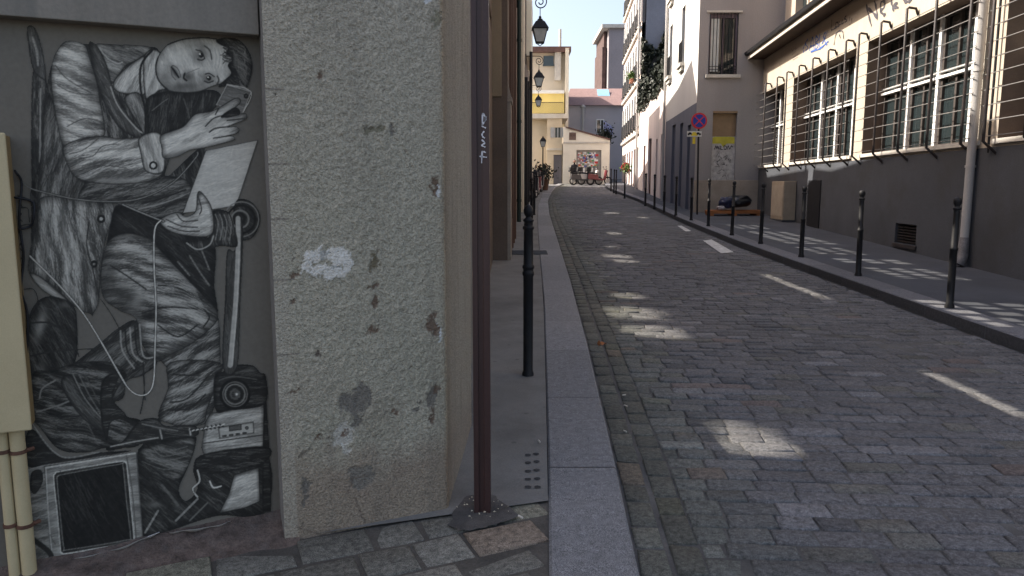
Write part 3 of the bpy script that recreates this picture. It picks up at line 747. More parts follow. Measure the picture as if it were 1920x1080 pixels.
    Ln(1, [(850, 225), (930, 198), (1040, 190), (1110, 200)], 26, 3)
    # phone
    S(1, [(1150, 428), (1272, 464), (1228, 574), (1096, 530)], 74, 20, 50, 100, 1.2, outline=120, sm=False, edge_k=0.1); Ln(1, [(1150, 428), (1272, 464), (1228, 574)], 130, 2); Ring(1, 1246, 486, 8, 25, 3)
    # hand holding it
    S(1, [(812, 690), (870, 664), (930, 640), (985, 580), (1060, 566), (1110, 545), (1190, 498), (1216, 506), (1205, 532), (1128, 584), (1160, 592), (1235, 572), (1250, 586), (1240, 606), (1150, 642), (1196, 640), (1212, 656), (1196, 676), (1130, 692), (1180, 688), (1186, 708), (1120, 728), (1040, 748), (960, 762), (900, 792), (830, 800), (820, 750)], 134, -22, 92, 160, 1.5, 14)
    Bl(1, 900, 780, 90, 22, -15, 60, 0.6); Bl(1, 1060, 620, 60, 14, -20, 80, 0.5); Bl(1, 960, 660, 70, 30, -20, 160, 0.4)
    for p in ([(1128, 584), (1080, 600), (1040, 640)], [(1150, 642), (1090, 650), (1060, 670)], [(1130, 692), (1080, 700)], [(1110, 545), (1090, 580)], [(1150, 610), (1240, 600)]): Ln(1, p, 34, 2.2)
    dark_fill(1, [(1120, 590), (1190, 545), (1215, 575), (1160, 592)], 24)
    # sheet of paper
    S(1, [(1042, 762), (1306, 708), (1196, 1042), (1085, 1060), (925, 1080)], 130, -10, 118, 142, 0.7, 40, outline=30, sm=False, edge_k=0.1)
    for k in range(9): Ln(1, [(1045 - 12 * k, 830 + 24 * k), (1240 - 10 * k, 800 + 24 * k)], 128, 1, 0.5)
    # coat skirt
    S(2, [(205, 60), (185, 200), (152, 330), (150, 440), (240, 480), (330, 560), (400, 622), (455, 645), (466, 655), (474, 640), (500, 580), (508, 450), (530, 290), (560, 190), (604, 92), (500, 80), (350, 60)], 80, 82, 38, 128, 2.4, 34, fan=-22)
    Bl(2, 330, 300, 22, 240, -6, 140, 0.35); Bl(2, 230, 320, 24, 200, 5, 44, 0.4); Bl(2, 430, 420, 26, 200, -4, 48, 0.45)
    Ring(2, 512, 163, 15, 16, 4); Ring(2, 476, 392, 13, 16, 4); Ring(2, 512, 163, 5, 120, 2)
    Ln(2, [(450, 180), (440, 300), (470, 420), (500, 560)], 30, 2.4)
    S(2, [(150, 440), (200, 455), (280, 520), (350, 585), (300, 575), (210, 520)], 100, 35, 70, 140, 1)
    # lap and thigh
    dark_fill(2, [(604, 92), (780, 160), (960, 230), (1085, 290), (1085, 500), (1100, 640), (1000, 540), (800, 320), (640, 240), (545, 290), (515, 430), (560, 190)], 24, hi=44, ang=40)
    for p in ([(960, 350), (1010, 430), (1060, 500)], [(1020, 320), (1060, 420)], [(900, 380), (960, 450)]): Ln(2, p, 92, 3, 0.7)
    S(2, [(780, 800), (1000, 640), (1098, 640), (1116, 860), (1112, 1000), (1085, 1110), (1040, 1200), (900, 1200), (845, 1085), (870, 960)], 66, -28, 28, 112, 2.2, 28)
    S(2, [(545, 285), (640, 236), (780, 272), (802, 312), (1000, 520), (1088, 615), (1102, 665), (1060, 722), (960, 800), (860, 850), (790, 885), (720, 800), (690, 672), (600, 625), (522, 560), (512, 430)], 82, 12, 36, 128, 2.6, 30, fan=40)
    Bl(2, 660, 320, 100, 30, 5, 128, 0.4); Bl(2, 640, 560, 120, 60, 30, 34, 0.7); Bl(2, 700, 570, 34, 60, 30, 110, 0.6); Bl(2, 760, 650, 70, 30, -20, 20, 0.8); Bl(2, 560, 450, 40, 90, 0, 34, 0.6); Bl(2, 900, 600, 130, 22, 20, 125, 0.4); Bl(2, 900, 820, 120, 30, -30, 32, 0.6)
    for p in ([(560, 400), (640, 450), (740, 520)], [(720, 640), (840, 610), (1000, 620)], [(800, 500), (900, 510), (1020, 570)], [(800, 700), (900, 760), (1000, 700)], [(1030, 620), (1060, 660), (1030, 710)]): Ln(2, p, 24, 2.8, 0.85)
    for k in range(12): Ln(2, [(800 + 9 * k, 420 + 16 * k), (880 + 9 * k, 425 + 18 * k), (990 + 5 * k, 520 + 12 * k)], 122, 1.2, 0.6)
    # left dark gear
    dark_fill(2, [(175, 600), (250, 555), (370, 600), (392, 720), (385, 870), (330, 940), (180, 1010), (140, 900), (140, 700)], 24, hi=50, ang=60)
    Bl(2, 205, 700, 30, 90, 15, 112, 0.8); Bl(2, 215, 930, 20, 60, 0, 90, 0.5); Bl(2, 320, 600, 30, 20, 0, 70, 0.6)
    # bent leg and back leg
    S(2, [(690, 680), (600, 716), (510, 790), (395, 880), (300, 960), (330, 1085), (600, 1085), (640, 985), (720, 955), (795, 890), (720, 820)], 50, -35, 24, 86, 1.8)
    for k in range(5): Ln(2, [(610 + 24 * k, 730 - 8 * k), (620 + 26 * k, 830 + 6 * k), (680 + 24 * k, 920 - 14 * k)], 22 if k % 2 else 104, 3, 0.9)
    S(3, [(862, 0), (1112, 0), (1100, 90), (1050, 230), (1030, 300), (940, 320), (860, 310), (800, 270), (850, 130)], 70, -25, 28, 116, 2.4, 30)
    for p in ([(860, 200), (950, 180), (1060, 60)], [(850, 240), (960, 230), (1040, 160)], [(880, 60), (980, 60), (1080, 10)]): Ln(3, p, 24, 3, 0.8)
    dark_fill(3, [(700, 440), (960, 380), (992, 400), (950, 530), (905, 640), (940, 700), (1000, 640), (1000, 500), (1340, 450), (1345, 760), (1100, 775), (860, 850), (720, 880)], 26, hi=50, ang=40)
    S(3, [(705, 450), (850, 400), (985, 388), (950, 530), (880, 600), (780, 540)], 48, 20, 26, 92, 1.8)
    for k in range(5): Ln(3, [(720 + 20 * k, 500 - 20 * k), (830, 540 - 22 * k), (950, 520 - 24 * k)], 88, 1.5, 0.7)
    # boots and straps, lower left
    dark_fill(3, [(150, 250), (160, 60), (260, 40), (400, 0), (560, 0), (640, 60), (600, 120), (570, 200), (640, 270), (720, 300), (700, 420), (540, 430), (430, 455), (300, 440), (210, 340)], 30, hi=76, ang=15, dens=1.6)
    dark_fill(3, [(140, 350), (200, 360), (300, 470), (500, 455), (650, 450), (150, 530)], 24)
    Ln(3, [(160, 300), (220, 390), (280, 455), (350, 480), (500, 452)], 96, 4, 0.8)
    Ln(3, [(200, 180), (215, 130), (280, 90)], 90, 3); Ln(3, [(185, 250), (300, 215), (370, 185)], 84, 3)
    for k in range(9): Ln(3, [(310 + 4 * k, 250 + 16 * k), (400 + 8 * k, 240 + 20 * k), (440 + 8 * k, 300 + 15 * k)], 70, 1.2, 0.7)
    S(3, [(310, 100), (350, 60), (400, 130), (500, 260), (530, 350), (430, 290), (350, 190)], 44, 50, 24, 84, 1.6)
    for k in range(3): Ln(3, [(370 + 30 * k, 60), (430 + 30 * k, 180), (520 + 14 * k, 290)], 96 - 20 * k, 2.2, 0.8)
    dark_fill(3, [(520, 90), (600, 60), (570, 180), (640, 270), (560, 300), (540, 400), (510, 260)], 26, hi=70)
    # drill
    dark_fill(3, [(540, 430), (620, 400), (700, 300), (790, 280), (840, 320), (985, 320), (992, 372), (830, 390), (700, 415), (560, 445)], 30, hi=64, ang=10)
    Ln(3, [(560, 425), (680, 400), (800, 380)], 110, 2.5); Ln(3, [(720, 310), (810, 330), (900, 345)], 86, 2); Ln(3, [(810, 340), (820, 385)], 105, 3); Ln(3, [(960, 335), (965, 365)], 120, 3)
    # recorder and box
    S(3, [(1066, 256), (1335, 212), (1340, 425), (1032, 468), (1020, 430), (1040, 300)], 106, -8, 84, 140, 1.4, 30, sm=False)
    Ln(3, [(1030, 408), (1338, 365)], 30, 2); Ln(3, [(1032, 440), (1338, 398)], 60, 1.5, 0.6)
    S(3, [(1105, 328), (1282, 300), (1286, 356), (1112, 384)], 118, 0, 105, 135, 0.6, outline=50, sm=False)
    S(3, [(1160, 322), (1220, 312), (1222, 338), (1162, 346)], 55, 0, 40, 90, 1, outline=30, sm=False, edge_k=0.1)
    for k in range(4): Ln(3, [(1128 + 34 * k, 372 - 5 * k), (1144 + 34 * k, 370 - 5 * k)], 30, 3)
    Ring(3, 1250, 330, 6, 40, 2)
    for k in range(8): Ln(3, [(965 + 21 * k, 340 - 4 * k), (985 + 21 * k, 352 - 4 * k)], 22, 3); Ln(3, [(972 + 21 * k, 346 - 4 * k), (990 + 21 * k, 338 - 4 * k)], 150, 2)
    dark_fill(3, [(1338, 200), (1350, 205), (1372, 740), (1330, 760)], 24)
    dark_fill(3, [(1015, 470), (1345, 425), (1345, 500), (1190, 545), (1015, 560)], 24)
    S(3, [(1185, 568), (1310, 530), (1316, 702), (1240, 735), (1110, 762), (1160, 660)], 120, -15, 96, 150, 1.5, 30, sm=False)
    Ln(3, [(1000, 545), (1010, 600), (975, 640), (1000, 680)], 130, 3); Ln(3, [(1062, 600), (1080, 632), (1120, 625)], 150, 2.5)
    Ln(3, [(890, 800), (1000, 690)], 105, 4, 0.8); Ln(3, [(960, 800), (1050, 710)], 70, 3); Ln(3, [(735, 860), (800, 750)], 110, 4, 0.7); Ln(3, [(820, 620), (900, 720)], 70, 5, 0.7)
    Bl(3, 780, 720, 40, 20, 0, 90, 0.6, False)
    # photo camera
    dark_fill(3, [(1090, 60), (1132, 45), (1152, 22), (1200, 10), (1280, 14), (1318, 50), (1346, 70), (1340, 208), (1160, 240), (1100, 250), (1082, 180)], 25, hi=50)
    for r_, tn, ww in ((72, 14, 5), (62, 70, 2), (50, 88, 2), (36, 20, 4), (22, 60, 2)): Ring(3, 1190, 160, r_, tn, ww)
    Bl(3, 1198, 160, 8, 8, 0, 180, 0.9, False); Ln(3, [(1110, 90), (1180, 70), (1300, 85)], 60, 2)
    # small wheel and staff
    S(2, [(1215, 62), (1270, 75), (1312, 130), (1314, 190), (1285, 250), (1240, 272), (1200, 250), (1180, 150), (1190, 90)], 34, 50, 22, 62, 1)
    Ring(2, 1222, 165, 88, 88, 2); Ring(2, 1222, 165, 70, 18, 4); Ring(2, 1215, 165, 44, 84, 3); Ring(2, 1212, 162, 26, 20, 5)
    S(2, [(1196, 150), (1212, 145), (1230, 250), (1215, 600), (1200, 912), (1128, 912), (1140, 560), (1150, 330), (1190, 320)], 46, 90, 26, 66, 0.8, 40)
    Ln(2, [(1205, 160), (1205, 330), (1192, 600), (1165, 905)], 122, 9, 0.9); Ln(2, [(1212, 330), (1200, 600), (1176, 905)], 140, 2, 0.8)
    # sleeve and lower hand
    dark_fill(2, [(1070, 130), (1150, 125), (1180, 190), (1200, 300), (1120, 300), (1000, 320), (940, 280), (1060, 255)], 34, hi=80, ang=80)
    for k in range(4): Ln(2, [(1090 + 22 * k, 140), (1105 + 22 * k, 190), (1090 + 24 * k, 270)], 96, 2, 0.8)
    Ln(2, [(945, 285), (1000, 318), (1060, 295), (1080, 250)], 110, 2.5)
    S(2, [(900, 130), (940, 150), (990, 125), (1000, 40), (1018, 28), (1066, 95), (1082, 190), (1062, 248), (960, 250), (860, 225), (810, 180), (835, 150)], 124, -15, 80, 152, 1.6, 16)
    for p in ([(840, 165), (920, 200), (1000, 205)], [(895, 140), (930, 175), (1000, 170)], [(850, 200), (930, 225), (1010, 225)], [(1000, 40), (1020, 110), (1010, 140)]): Ln(2, p, 36, 2.2, 0.9)
    # television
    S(3, [(140, 542), (215, 522), (690, 450), (722, 880), (560, 928), (260, 1008), (185, 1020), (140, 800)], 80, -8, 56, 104, 1.8, 40, outline=110, sm=False, edge_k=0.1)
    S(3, [(225, 525), (690, 452), (722, 880), (262, 1006)], 94, -8, 70, 118, 1.4, 30, outline=40, sm=False, edge_k=0.1)
    Ln(3, [(232, 532), (460, 495), (684, 458)], 150, 3, 0.7); Ln(3, [(232, 535), (244, 760), (266, 1000)], 140, 2.4, 0.7)
    S(3, [(272, 590), (280, 562), (300, 552), (460, 524), (612, 500), (634, 506), (642, 524), (660, 700), (678, 885), (672, 906), (650, 914), (490, 940), (335, 966), (314, 962), (306, 942), (290, 760)], 34, -8, 26, 60, 1.2, outline=150, edge_k=0.2)
    S(3, [(290, 600), (296, 574), (330, 564), (600, 515), (622, 522), (640, 700), (660, 880), (640, 898), (350, 946), (324, 936), (308, 800)], 15, 60, 12, 20, 0.6, outline=90, edge_k=0.0)
    for _ in range(60):
        x, y = 400 + ag.normal() * 60, 680 + ag.normal() * 70
        Ln(3, [(x, y), (x + 10, y + 26), (x + 26, y + 50)], 40, 1.5, 0.5)
    dark_fill(3, [(160, 560), (205, 545), (215, 600), (180, 660), (155, 640)], 30); Ln(3, [(640, 470), (668, 640), (690, 890)], 60, 2)
    Ln(3, [(175, 900), (250, 960), (262, 1006)], 26, 10, 0.8)
    # cables
    Ln(1, [(80, 880), (140, 945), (230, 975), (400, 1010), (600, 1020), (740, 995), (880, 920), (990, 800), (1000, 770)], 96, 1.8, 1, 18)
    Ln(2, [(620, 90), (700, 125), (800, 165), (830, 175)], 110, 2, 1, 18)
    for p in ([(90, 50), (150, 70), (190, 110)], [(100, 110), (140, 110), (150, 180)], [(100, 200), (150, 190), (180, 215)], [(120, 520), (170, 520), (190, 580), (150, 650)], [(150, 690), (250, 690), (330, 740), (385, 810)], [(150, 858), (300, 830), (490, 820)], [(510, 570), (560, 640), (605, 720)], [(385, 810), (400, 860)], [(725, 940), (735, 1080)]): Ln(2, p, 30, 3.2); 
    Ln(1, [(90, 990), (140, 1010), (190, 1060)], 30, 4)
    Ln(3, [(725, 0), (730, 140), (710, 260)], 26, 3)
    Ln(2, [(150, 350), (300, 500), (420, 640), (520, 800), (600, 940), (650, 1020), (700, 1055), (750, 1045), (778, 980), (785, 800), (790, 600), (780, 400), (783, 220), (815, 170)], 158, 2.0, 1, 26)
    for k in range(7):
        y = 60 + 75 * k
        Ln(2, [(108, y), (96, y + 20), (112, y + 40)], 28, 4)
paint()
# ---- materials shared by the fronts
M_dark = mat('dark_interior', (0.02, 0.02, 0.022), 0.9, 0.2, 2, 20, 0)
M_black = mat('black_painted_iron', (0.013, 0.013, 0.015), 0.55, 0.3, 8, 90, 0.25, 0.001, spec=0.3)
M_green = mat('dark_green_paint', (0.018, 0.032, 0.03), 0.5, 0.25, 5, 60, 0.2, 0.001, streak=True)
M_tan = mat('tan_limewash', (0.13, 0.10, 0.08), 0.9, 0.14, 1.2, 50, 0.3, 0.003, dirt=(0.2, 0.14, 0.09), dirt_amt=0.6)
M_brown = mat('brown_shopfront_paint', (0.10, 0.055, 0.038), 0.6, 0.2, 3, 60, 0.2, 0.001, streak=True)
M_stone = mat('warm_stone', (0.27, 0.24, 0.205), 0.9, 0.14, 1.5, 60, 0.4, 0.004, dirt=(0.15, 0.11, 0.08), dirt_amt=0.7)
M_cream = mat('cream_render', (0.70, 0.64, 0.52), 0.9, 0.1, 0.8, 30, 0.3, 0.003, dirt=(0.36, 0.29, 0.2), dirt_amt=0.5, streak=True)
M_white = mat('white_render', (0.82, 0.71, 0.66), 0.9, 0.07, 0.8, 30, 0.3, 0.003, dirt=(0.42, 0.4, 0.36), dirt_amt=0.5, streak=True)
def glass_mat():
    m, t, b = nodes('window_glass'); b.inputs['Base Color'].default_value = (0.02, 0.028, 0.03, 1); b.inputs['Roughness'].default_value = 0.06
    b.inputs['Specular IOR Level'].default_value = 0.9; bump(t, b, noise(t, 1.3, 2, 0.5, objvec(t)), 0.22, 0.03); return m
M_glass = glass_mat()
def sun_filter():  # partly transparent filter for the added panes, sets sun patch strength
    m, t, b = nodes('sun_filter'); a = N(t, 'ShaderNodeAttribute', attribute_name='Col')
    tr = N(t, 'ShaderNodeBsdfTransparent'); tr.inputs[0].default_value = (0.92, 0.9, 0.85, 1); mx = N(t, 'ShaderNodeMixShader')
    n_ = ramp(t, noise(t, 9, 4, 0.6, objvec(t)), 0.3, 0.55, (0.7,) * 3, (1, 1, 1)); mu = N(t, 'ShaderNodeMath', operation='MULTIPLY')
    t.links.new(a.outputs['Fac'], mu.inputs[0]); t.links.new(n_, mu.inputs[1]); t.links.new(mu.outputs[0], mx.inputs[0])
    b.inputs['Base Color'].default_value = (0.1, 0.09, 0.08, 1)
    t.links.new(b.outputs[0], mx.inputs[1]); t.links.new(tr.outputs[0], mx.inputs[2]); t.links.new(mx.outputs[0], t.nodes['Material Output'].inputs[0]); return m
M_sun_filter = sun_filter()
def patch_pane(F, u, z, hu, hz, kind, parent, n=-0.05):
    """an added pane that passes part of the sun to form a patch; grids get bars"""
    k = 13; vs, cs = [], []
    for j in range(k):
        for i in range(k):
            a, b = -1 + 2 * i / (k - 1), -1 + 2 * j / (k - 1)
            p = F.P(u + hu * a, n, z + hz * b)
            if kind == 'blob':
                d = math.hypot(a, b) + 0.5 * (float(vnoise(np.array(p.y * 1.0), np.array(p.z), 0.16, 5)) - 0.5); v = 0.85 * max(0, min(1, (1.05 - d) * 1.7))
            elif kind == 'slot': v = max(0, min(1, (1 - abs(a)) * 4)) * max(0, min(1, (1 - abs(b)) * 2.5)) 
            else: v = 1.0
            vs.append(p); cs.append((v, v, v))
    m = MB(); m.v = [tuple(p) for p in vs]; m.c = cs
    m.f = [(j * k + i, j * k + i + 1, (j + 1) * k + i + 1, (j + 1) * k + i) for j in range(k - 1) for i in range(k - 1)]; m.m = [0] * len(m.f); m.sm = [False] * len(m.f)
    pn = m.build('window', M_sun_filter, parent, colattr=True)  # added only to shape a sun patch, no known window here
    if kind == 'grid':
        m = MB(); nu = max(2, round(hu / 0.17)); nz = 3
        for i in range(nu + 1):
            x = u - hu + 2 * hu * i / nu; wdt = 0.045; m.fbox(F, x - wdt, x + wdt, n - .02, n + .02, z - hz, z + hz)
        for i in range(nz + 1):
            x = z - hz + 2 * hz * i / nz; m.fbox(F, u - hu, u + hu, n - .019, n + .021, x - 0.05, x + 0.05)
        b = m.build('patch_bars', M_brown, None); b.parent = pn
ops0 = [(u - hu, u + hu, z - hz, z + hz) for k, u, z, hu, hz, kd in PATCH_PANES if k == 0]
ops1 = [(u - hu, u + hu, z - hz, z + hz) for k, u, z, hu, hz, kd in PATCH_PANES if k == 1]
ops2 = [(u - hu, u + hu, z - hz, z + hz) for k, u, z, hu, hz, kd in PATCH_PANES if k == 2]

# upper masonry of the corner building and its street wall
UC0 = 3.7
ZT1 = max(o[3] for o in ops1 + ops0) + 0.1
TP = [(-9, max(ZT1 + .1, top1[0][1])), (20, max(ZT1 + .1, top1[0][1] - 0.25))]
mb = MB()
mb.fbox(FP, -14, -0.03, -0.6, -0.10, BZ + 0.702, 11.5); mb.fbox(FP, -0.028, PW - 0.03, -0.6, -0.012, 3.002, 11.5); mb.fbox(FP, -14, -7.002, -0.6, -0.10, -0.3, BZ + 0.7)
mb.build('upper_wall', M_side, cb)
def ltop(F, tab): return tab
mb = MB()
t1 = top1; zt = 8.9
def cut_ops(ops, a, b): return [o for o in ops if o[1] > a and o[0] < b]
def split(ops, a, b): return [(max(o[0], a), min(o[1], b), o[2], o[3]) for o in cut_ops(ops, a, b)]
facade(mb, FL0, -0.05, UC0, -0.3, ZT1, split(ops0, -0.05, UC0), 0.07, top=TP)
facade(mb, FL1, -0.1, 0.93, -0.3, 11.5, [], 0.07, n=-0.03)
mb.quad(FL1.P(0.93, -0.3, -0.3), FL1.P(0.93, -0.03, -0.3), FL1.P(0.93, -0.03, 11.5), FL1.P(0.93, -0.3, 11.5))
mb.build('street_wall', M_side, cb)
for k, u, z, hu, hz, kd in PATCH_PANES:
    if k == 0 and u < UC0: patch_pane(FL0, u, z, hu, hz, kd, cb)
UP = (12.66 - 3.5) * math.hypot(1, 0.0215)
nb = thing('neighbour_building', FL1.P(4.6, 0, 0.2), 'tall tan building on the left pavement with a stone pilaster and brown shopfront', 'building')
mb = MB(); facade(mb, FL0, UC0, 8.24, -0.3, ZT1, split(ops0, UC0, 8.24), 0.07, top=TP); facade(mb, FL1, UP, 17.5, -0.3, ZT1, split(ops1, UP, 17.5), 0.07, top=[(u, max(z, ZT1 + .05)) for u, z in t1])
mb.fbox(FL1, UP - 0.03, UP + 0.25, -0.34, -0.003, -0.3, 9.0); mb.build('wall', M_tan, nb)
for k, u, z, hu, hz, kd in PATCH_PANES:
    if k == 0 and u >= UC0: patch_pane(FL0, u, z, hu, hz, kd, nb)
    if k == 1: patch_pane(FL1, u, z, hu, hz, kd, nb)
# pilaster with stepped base, panelled front, brown boards
def Y1(y): return (y - 3.5) * math.hypot(1, 0.0215)
mb = MB(); u0 = Y1(12.66)
mb.fbox(FL1, u0, u0 + 0.55, -0.26, 0.055, -0.2, 3.02); mb.fbox(FL1, u0 - 0.02, u0 + 0.57, -0.27, 0.075, 3.02, 3.10)
mb.prism([FL1.P(u0 + 0.5, -0.08, 3.10), FL1.P(u0 + 0.5, 0.06, 3.10), FL1.P(u0 + 0.5, -0.08, 3.7)], FL1.u * -0.45)
mb.build('pilaster_base', M_stone, nb, bevel=0.006)
mb = MB(); mb.fbox(FL1, u0 - 0.06, u0 + 0.4, -0.30, -0.10, 3.101, 9.2); mb.build('pilaster_shaft', mat('tan_pilaster_paint', (0.27, 0.21, 0.14), 0.9, 0.1, 2), nb, bevel=0.006)
mb = MB()
for k in range(4): mb.fbox(FL1, u0 + 1.0 + 0.9 * k, u0 + 1.12 + 0.9 * k, 0, 0.05 + 0.012 * k, 0.3, 8.6)
mb.fbox(FL1, u0 + 0.9, u0 + 4.6, 0, 0.04, 0.25, 1.0); mb.build('shopfront_boards', M_brown, nb, bevel=0.004)
mb = MB(); us_ = Y1(21.2)
mb.tube([FL1.P(us_, 0.09, 0.62), FL1.P(us_, 0.09, 9.2)], 0.062, 10)
for z in (1.2, 3.4, 5.6, 7.8): mb.tube([FL1.P(us_, 0.09, z), FL1.P(us_, 0.09, z + 0.08)], 0.075, 10)
tag(mb.build('drainpipe', M_green), 'dark green cast iron drainpipe running down the far end of the tan left building', 'drainpipe')
# far left fronts
fb = thing('far_left_building', FL2.P(0.3, 0, 0.5), 'dark shopfront building with cream upper wall behind the hanging lanterns', 'building')
mb = MB(); zt2 = 4.5
facade(mb, FL2, 0.0, 28.3, -0.3, zt2, [o for o in ops2], 0.07, top=[(-5, 9.0), (4.0, 9.0)] + [(u, max(z, 5.0)) for u, z in top2] + [(60, 8.5)]); mb.build('wall', M_tan, fb)
for k, u, z, hu, hz, kd in PATCH_PANES:
    if k == 2: patch_pane(FL2, u, z, hu, hz, kd, fb)
mb = MB()
for k, (a, n_) in enumerate(((6.8, 0.20), (7.8, 0.24), (9.0, 0.20), (10.4, 0.24))): mb.fbox(FL2, a, a + 0.22, 0, n_, 0.4, 5.6)
mb.fbox(FL2, 6.8, 10.6, 0, 0.16, 0.4, 1.3); mb.build('shopfront', M_black, fb, bevel=0.004)
mb = MB(); mb.fbox(FL2, 4.4, 5.0, 0, 0.12, 0.4, 8.8); mb.build('cream_pier', M_cream, fb, bevel=0.004)
mb = MB(); mb.fbox(FL2, 14, 18.5, 0, 0.24, 7.6, 10.5); mb.build('bay_window', M_cream, fb, bevel=0.01)
mb = MB(); mb.tube([FL2.P(12.5, 0.24, 0.7), FL2.P(12.5, 0.24, 7.5)], 0.07, 8); mb.build('downpipe', M_black, fb)

# ================================================================ RIGHT LOW BUILDING
M_beige = mat('beige_facade', (0.42, 0.365, 0.295), 0.9, 0.10, 0.9, 40, 0.35, 0.003, dirt=(0.34, 0.29, 0.23), dirt_amt=0.5, streak=True)
M_plinth = mat('grey_plinth', (0.062, 0.066, 0.076), 0.9, 0.2, 0.6, 50, 0.4, 0.003, dirt=(0.045, 0.043, 0.04), dirt_amt=0.8)
M_soffit = mat('dark_timber_soffit', (0.045, 0.028, 0.02), 0.8, 0.25, 3, 50, 0.3)
M_fascia = mat('painted_fascia', (0.5, 0.46, 0.4), 0.7, 0.1, 2, 50, 0.2)
M_frame = mat('white_window_frame', (0.75, 0.75, 0.73), 0.5, 0.06, 4, 50, 0.1)
M_cas = mat('dark_brown_casement', (0.06, 0.05, 0.045), 0.6, 0.2, 4, 50, 0.2)
M_sill = mat('cement_sill', (0.5, 0.47, 0.42), 0.85, 0.15, 4, 60, 0.4)
M_rust = mat('wrought_iron_grille', (0.035, 0.03, 0.03), 0.55, 0.35, 14, 90, 0.3, 0.001, dirt=(0.10, 0.05, 0.03), dirt_amt=0.5)
M_rod = mat('galvanised_rod', (0.22, 0.21, 0.2), 0.5, 0.2, 14, 90, 0.2, 0.001, metal=0.3)
M_blind = mat('pale_blind', (0.62, 0.64, 0.62), 0.7, 0.06, 3, 50, 0.1)
A = thing('barred_window_building', FA.P(15, 0, 0.3), 'long low beige building with deep eaves and tall barred windows above a grey base', 'building')
zsill = 1.6 + 0.115 * 6.1 / (1387 / 1387); 
_, zs_ = FA.px(1700, 280); zl_ = FA.px(1654, 66)[1]; zs_ = (zs_ + FA.px(1560, 295)[1]) / 2
uA = lambda px, py=200: FA.px(px, py)[0]
wins = [(uA(1470), uA(1408)), (uA(1600), uA(1486)), (uA(1838), uA(1621)), (uA(1838) - 1.2 - 4.3, uA(1875))]
UA1 = FA.px(1398, 300)[0]
VENT = (uA(1720, 440), uA(1680, 440)); vz = (FA.px(1700, 458)[1], FA.px(1700, 420)[1])
mb = MB()
facade(mb, FA, 3.6, UA1 + 1.2, 2.18, 5.628, [(a, b, zs_, zl_) for a, b in wins], 0.43, mir=2)
mb.fbox(FA, 3.6, UA1 + 1.2, -0.60, -0.52, 2.0, 5.6, 1)
# piers above and thickness
mb.build('wall', [M_beige, M_dark, mat('brown_shaded_reveal', (0.17, 0.125, 0.095), 0.8, 0.12, 2)], A)  # reveals darker than the wall, shade of the unlit jambs put into colour
mb = MB(); facade(mb, FA, 3.6, UA1 + 1.2, -0.3, 2.18, [(VENT[0], VENT[1], vz[0], vz[1])], 0.15, n=0.02)
mb.quad(FA.P(3.6, 0.02, 2.18), FA.P(UA1 + 1.2, 0.02, 2.18), FA.P(UA1 + 1.2, 0, 2.18), FA.P(3.6, 0, 2.18)); mb.build('plinth', M_plinth, A)
mb = MB(); mb.fbox(FA, 3.6, UA1 + 1.2, -0.25, -0.16, 0.0, 2.1); mb.build('plinth_backing', M_dark, A)
# eaves, roof, set back upper storey
mb = MB(); ov = 0.52
mb.fbox(FA, 3.6, UA1 + 0.9, -0.3, ov - 0.02, 5.63, 5.67); mb.build('soffit', M_soffit, A)
mb = MB(); mb.fbox(FA, 3.6, UA1 + 0.9, ov - 0.02, ov + 0.01, 5.61, 5.76); mb.build('fascia', M_fascia, A, bevel=0.004)
mb = MB(); pr = [(ov + 0.012, 5.74), (ov + 0.01 + 0.08, 5.75), (ov + 0.11, 5.83), (ov + 0.08, 5.85), (ov, 5.78), (-0.59, 5.92), (-0.59, 5.68)]
mb.prism([FA.P(3.6, a, b) for a, b in pr], FA.u * (UA1 - 2.5)); mb.build('gutter_and_roof_edge', M_black, A)
M_up = mat('upper_storey_render', (0.42, 0.35, 0.28), 0.9, 0.1, 0.7, 30, 0.3, 0.003, dirt=(0.25, 0.2, 0.16), dirt_amt=0.5, streak=True)
mb = MB(); ow = [(a, a + 1.1, 6.6, 8.9) for a in (7, 10, 13, 16, 19, 22)]
facade(mb, FA, 3.6, UA1 + 1.2, 5.6, 12.5, ow, 0.2, n=-0.6); mb.fbox(FA, 3.6, UA1 + 1.2, -4, -3.8, 5.0, 12.5)
for a, b, c, d in ow: mb.fbox(FA, a - 0.12, a, -0.6, -0.56, c - .1, d + .1); mb.fbox(FA, b, b + 0.12, -0.6, -0.56, c - .1, d + .1)
mb.build('upper_storey', M_up, A)
for a, b, c, d in ow:
    m = MB(); m.fbox(FA, a, b, -0.8, -0.77, c, d); f_ = m.build('window', M_glass, A)
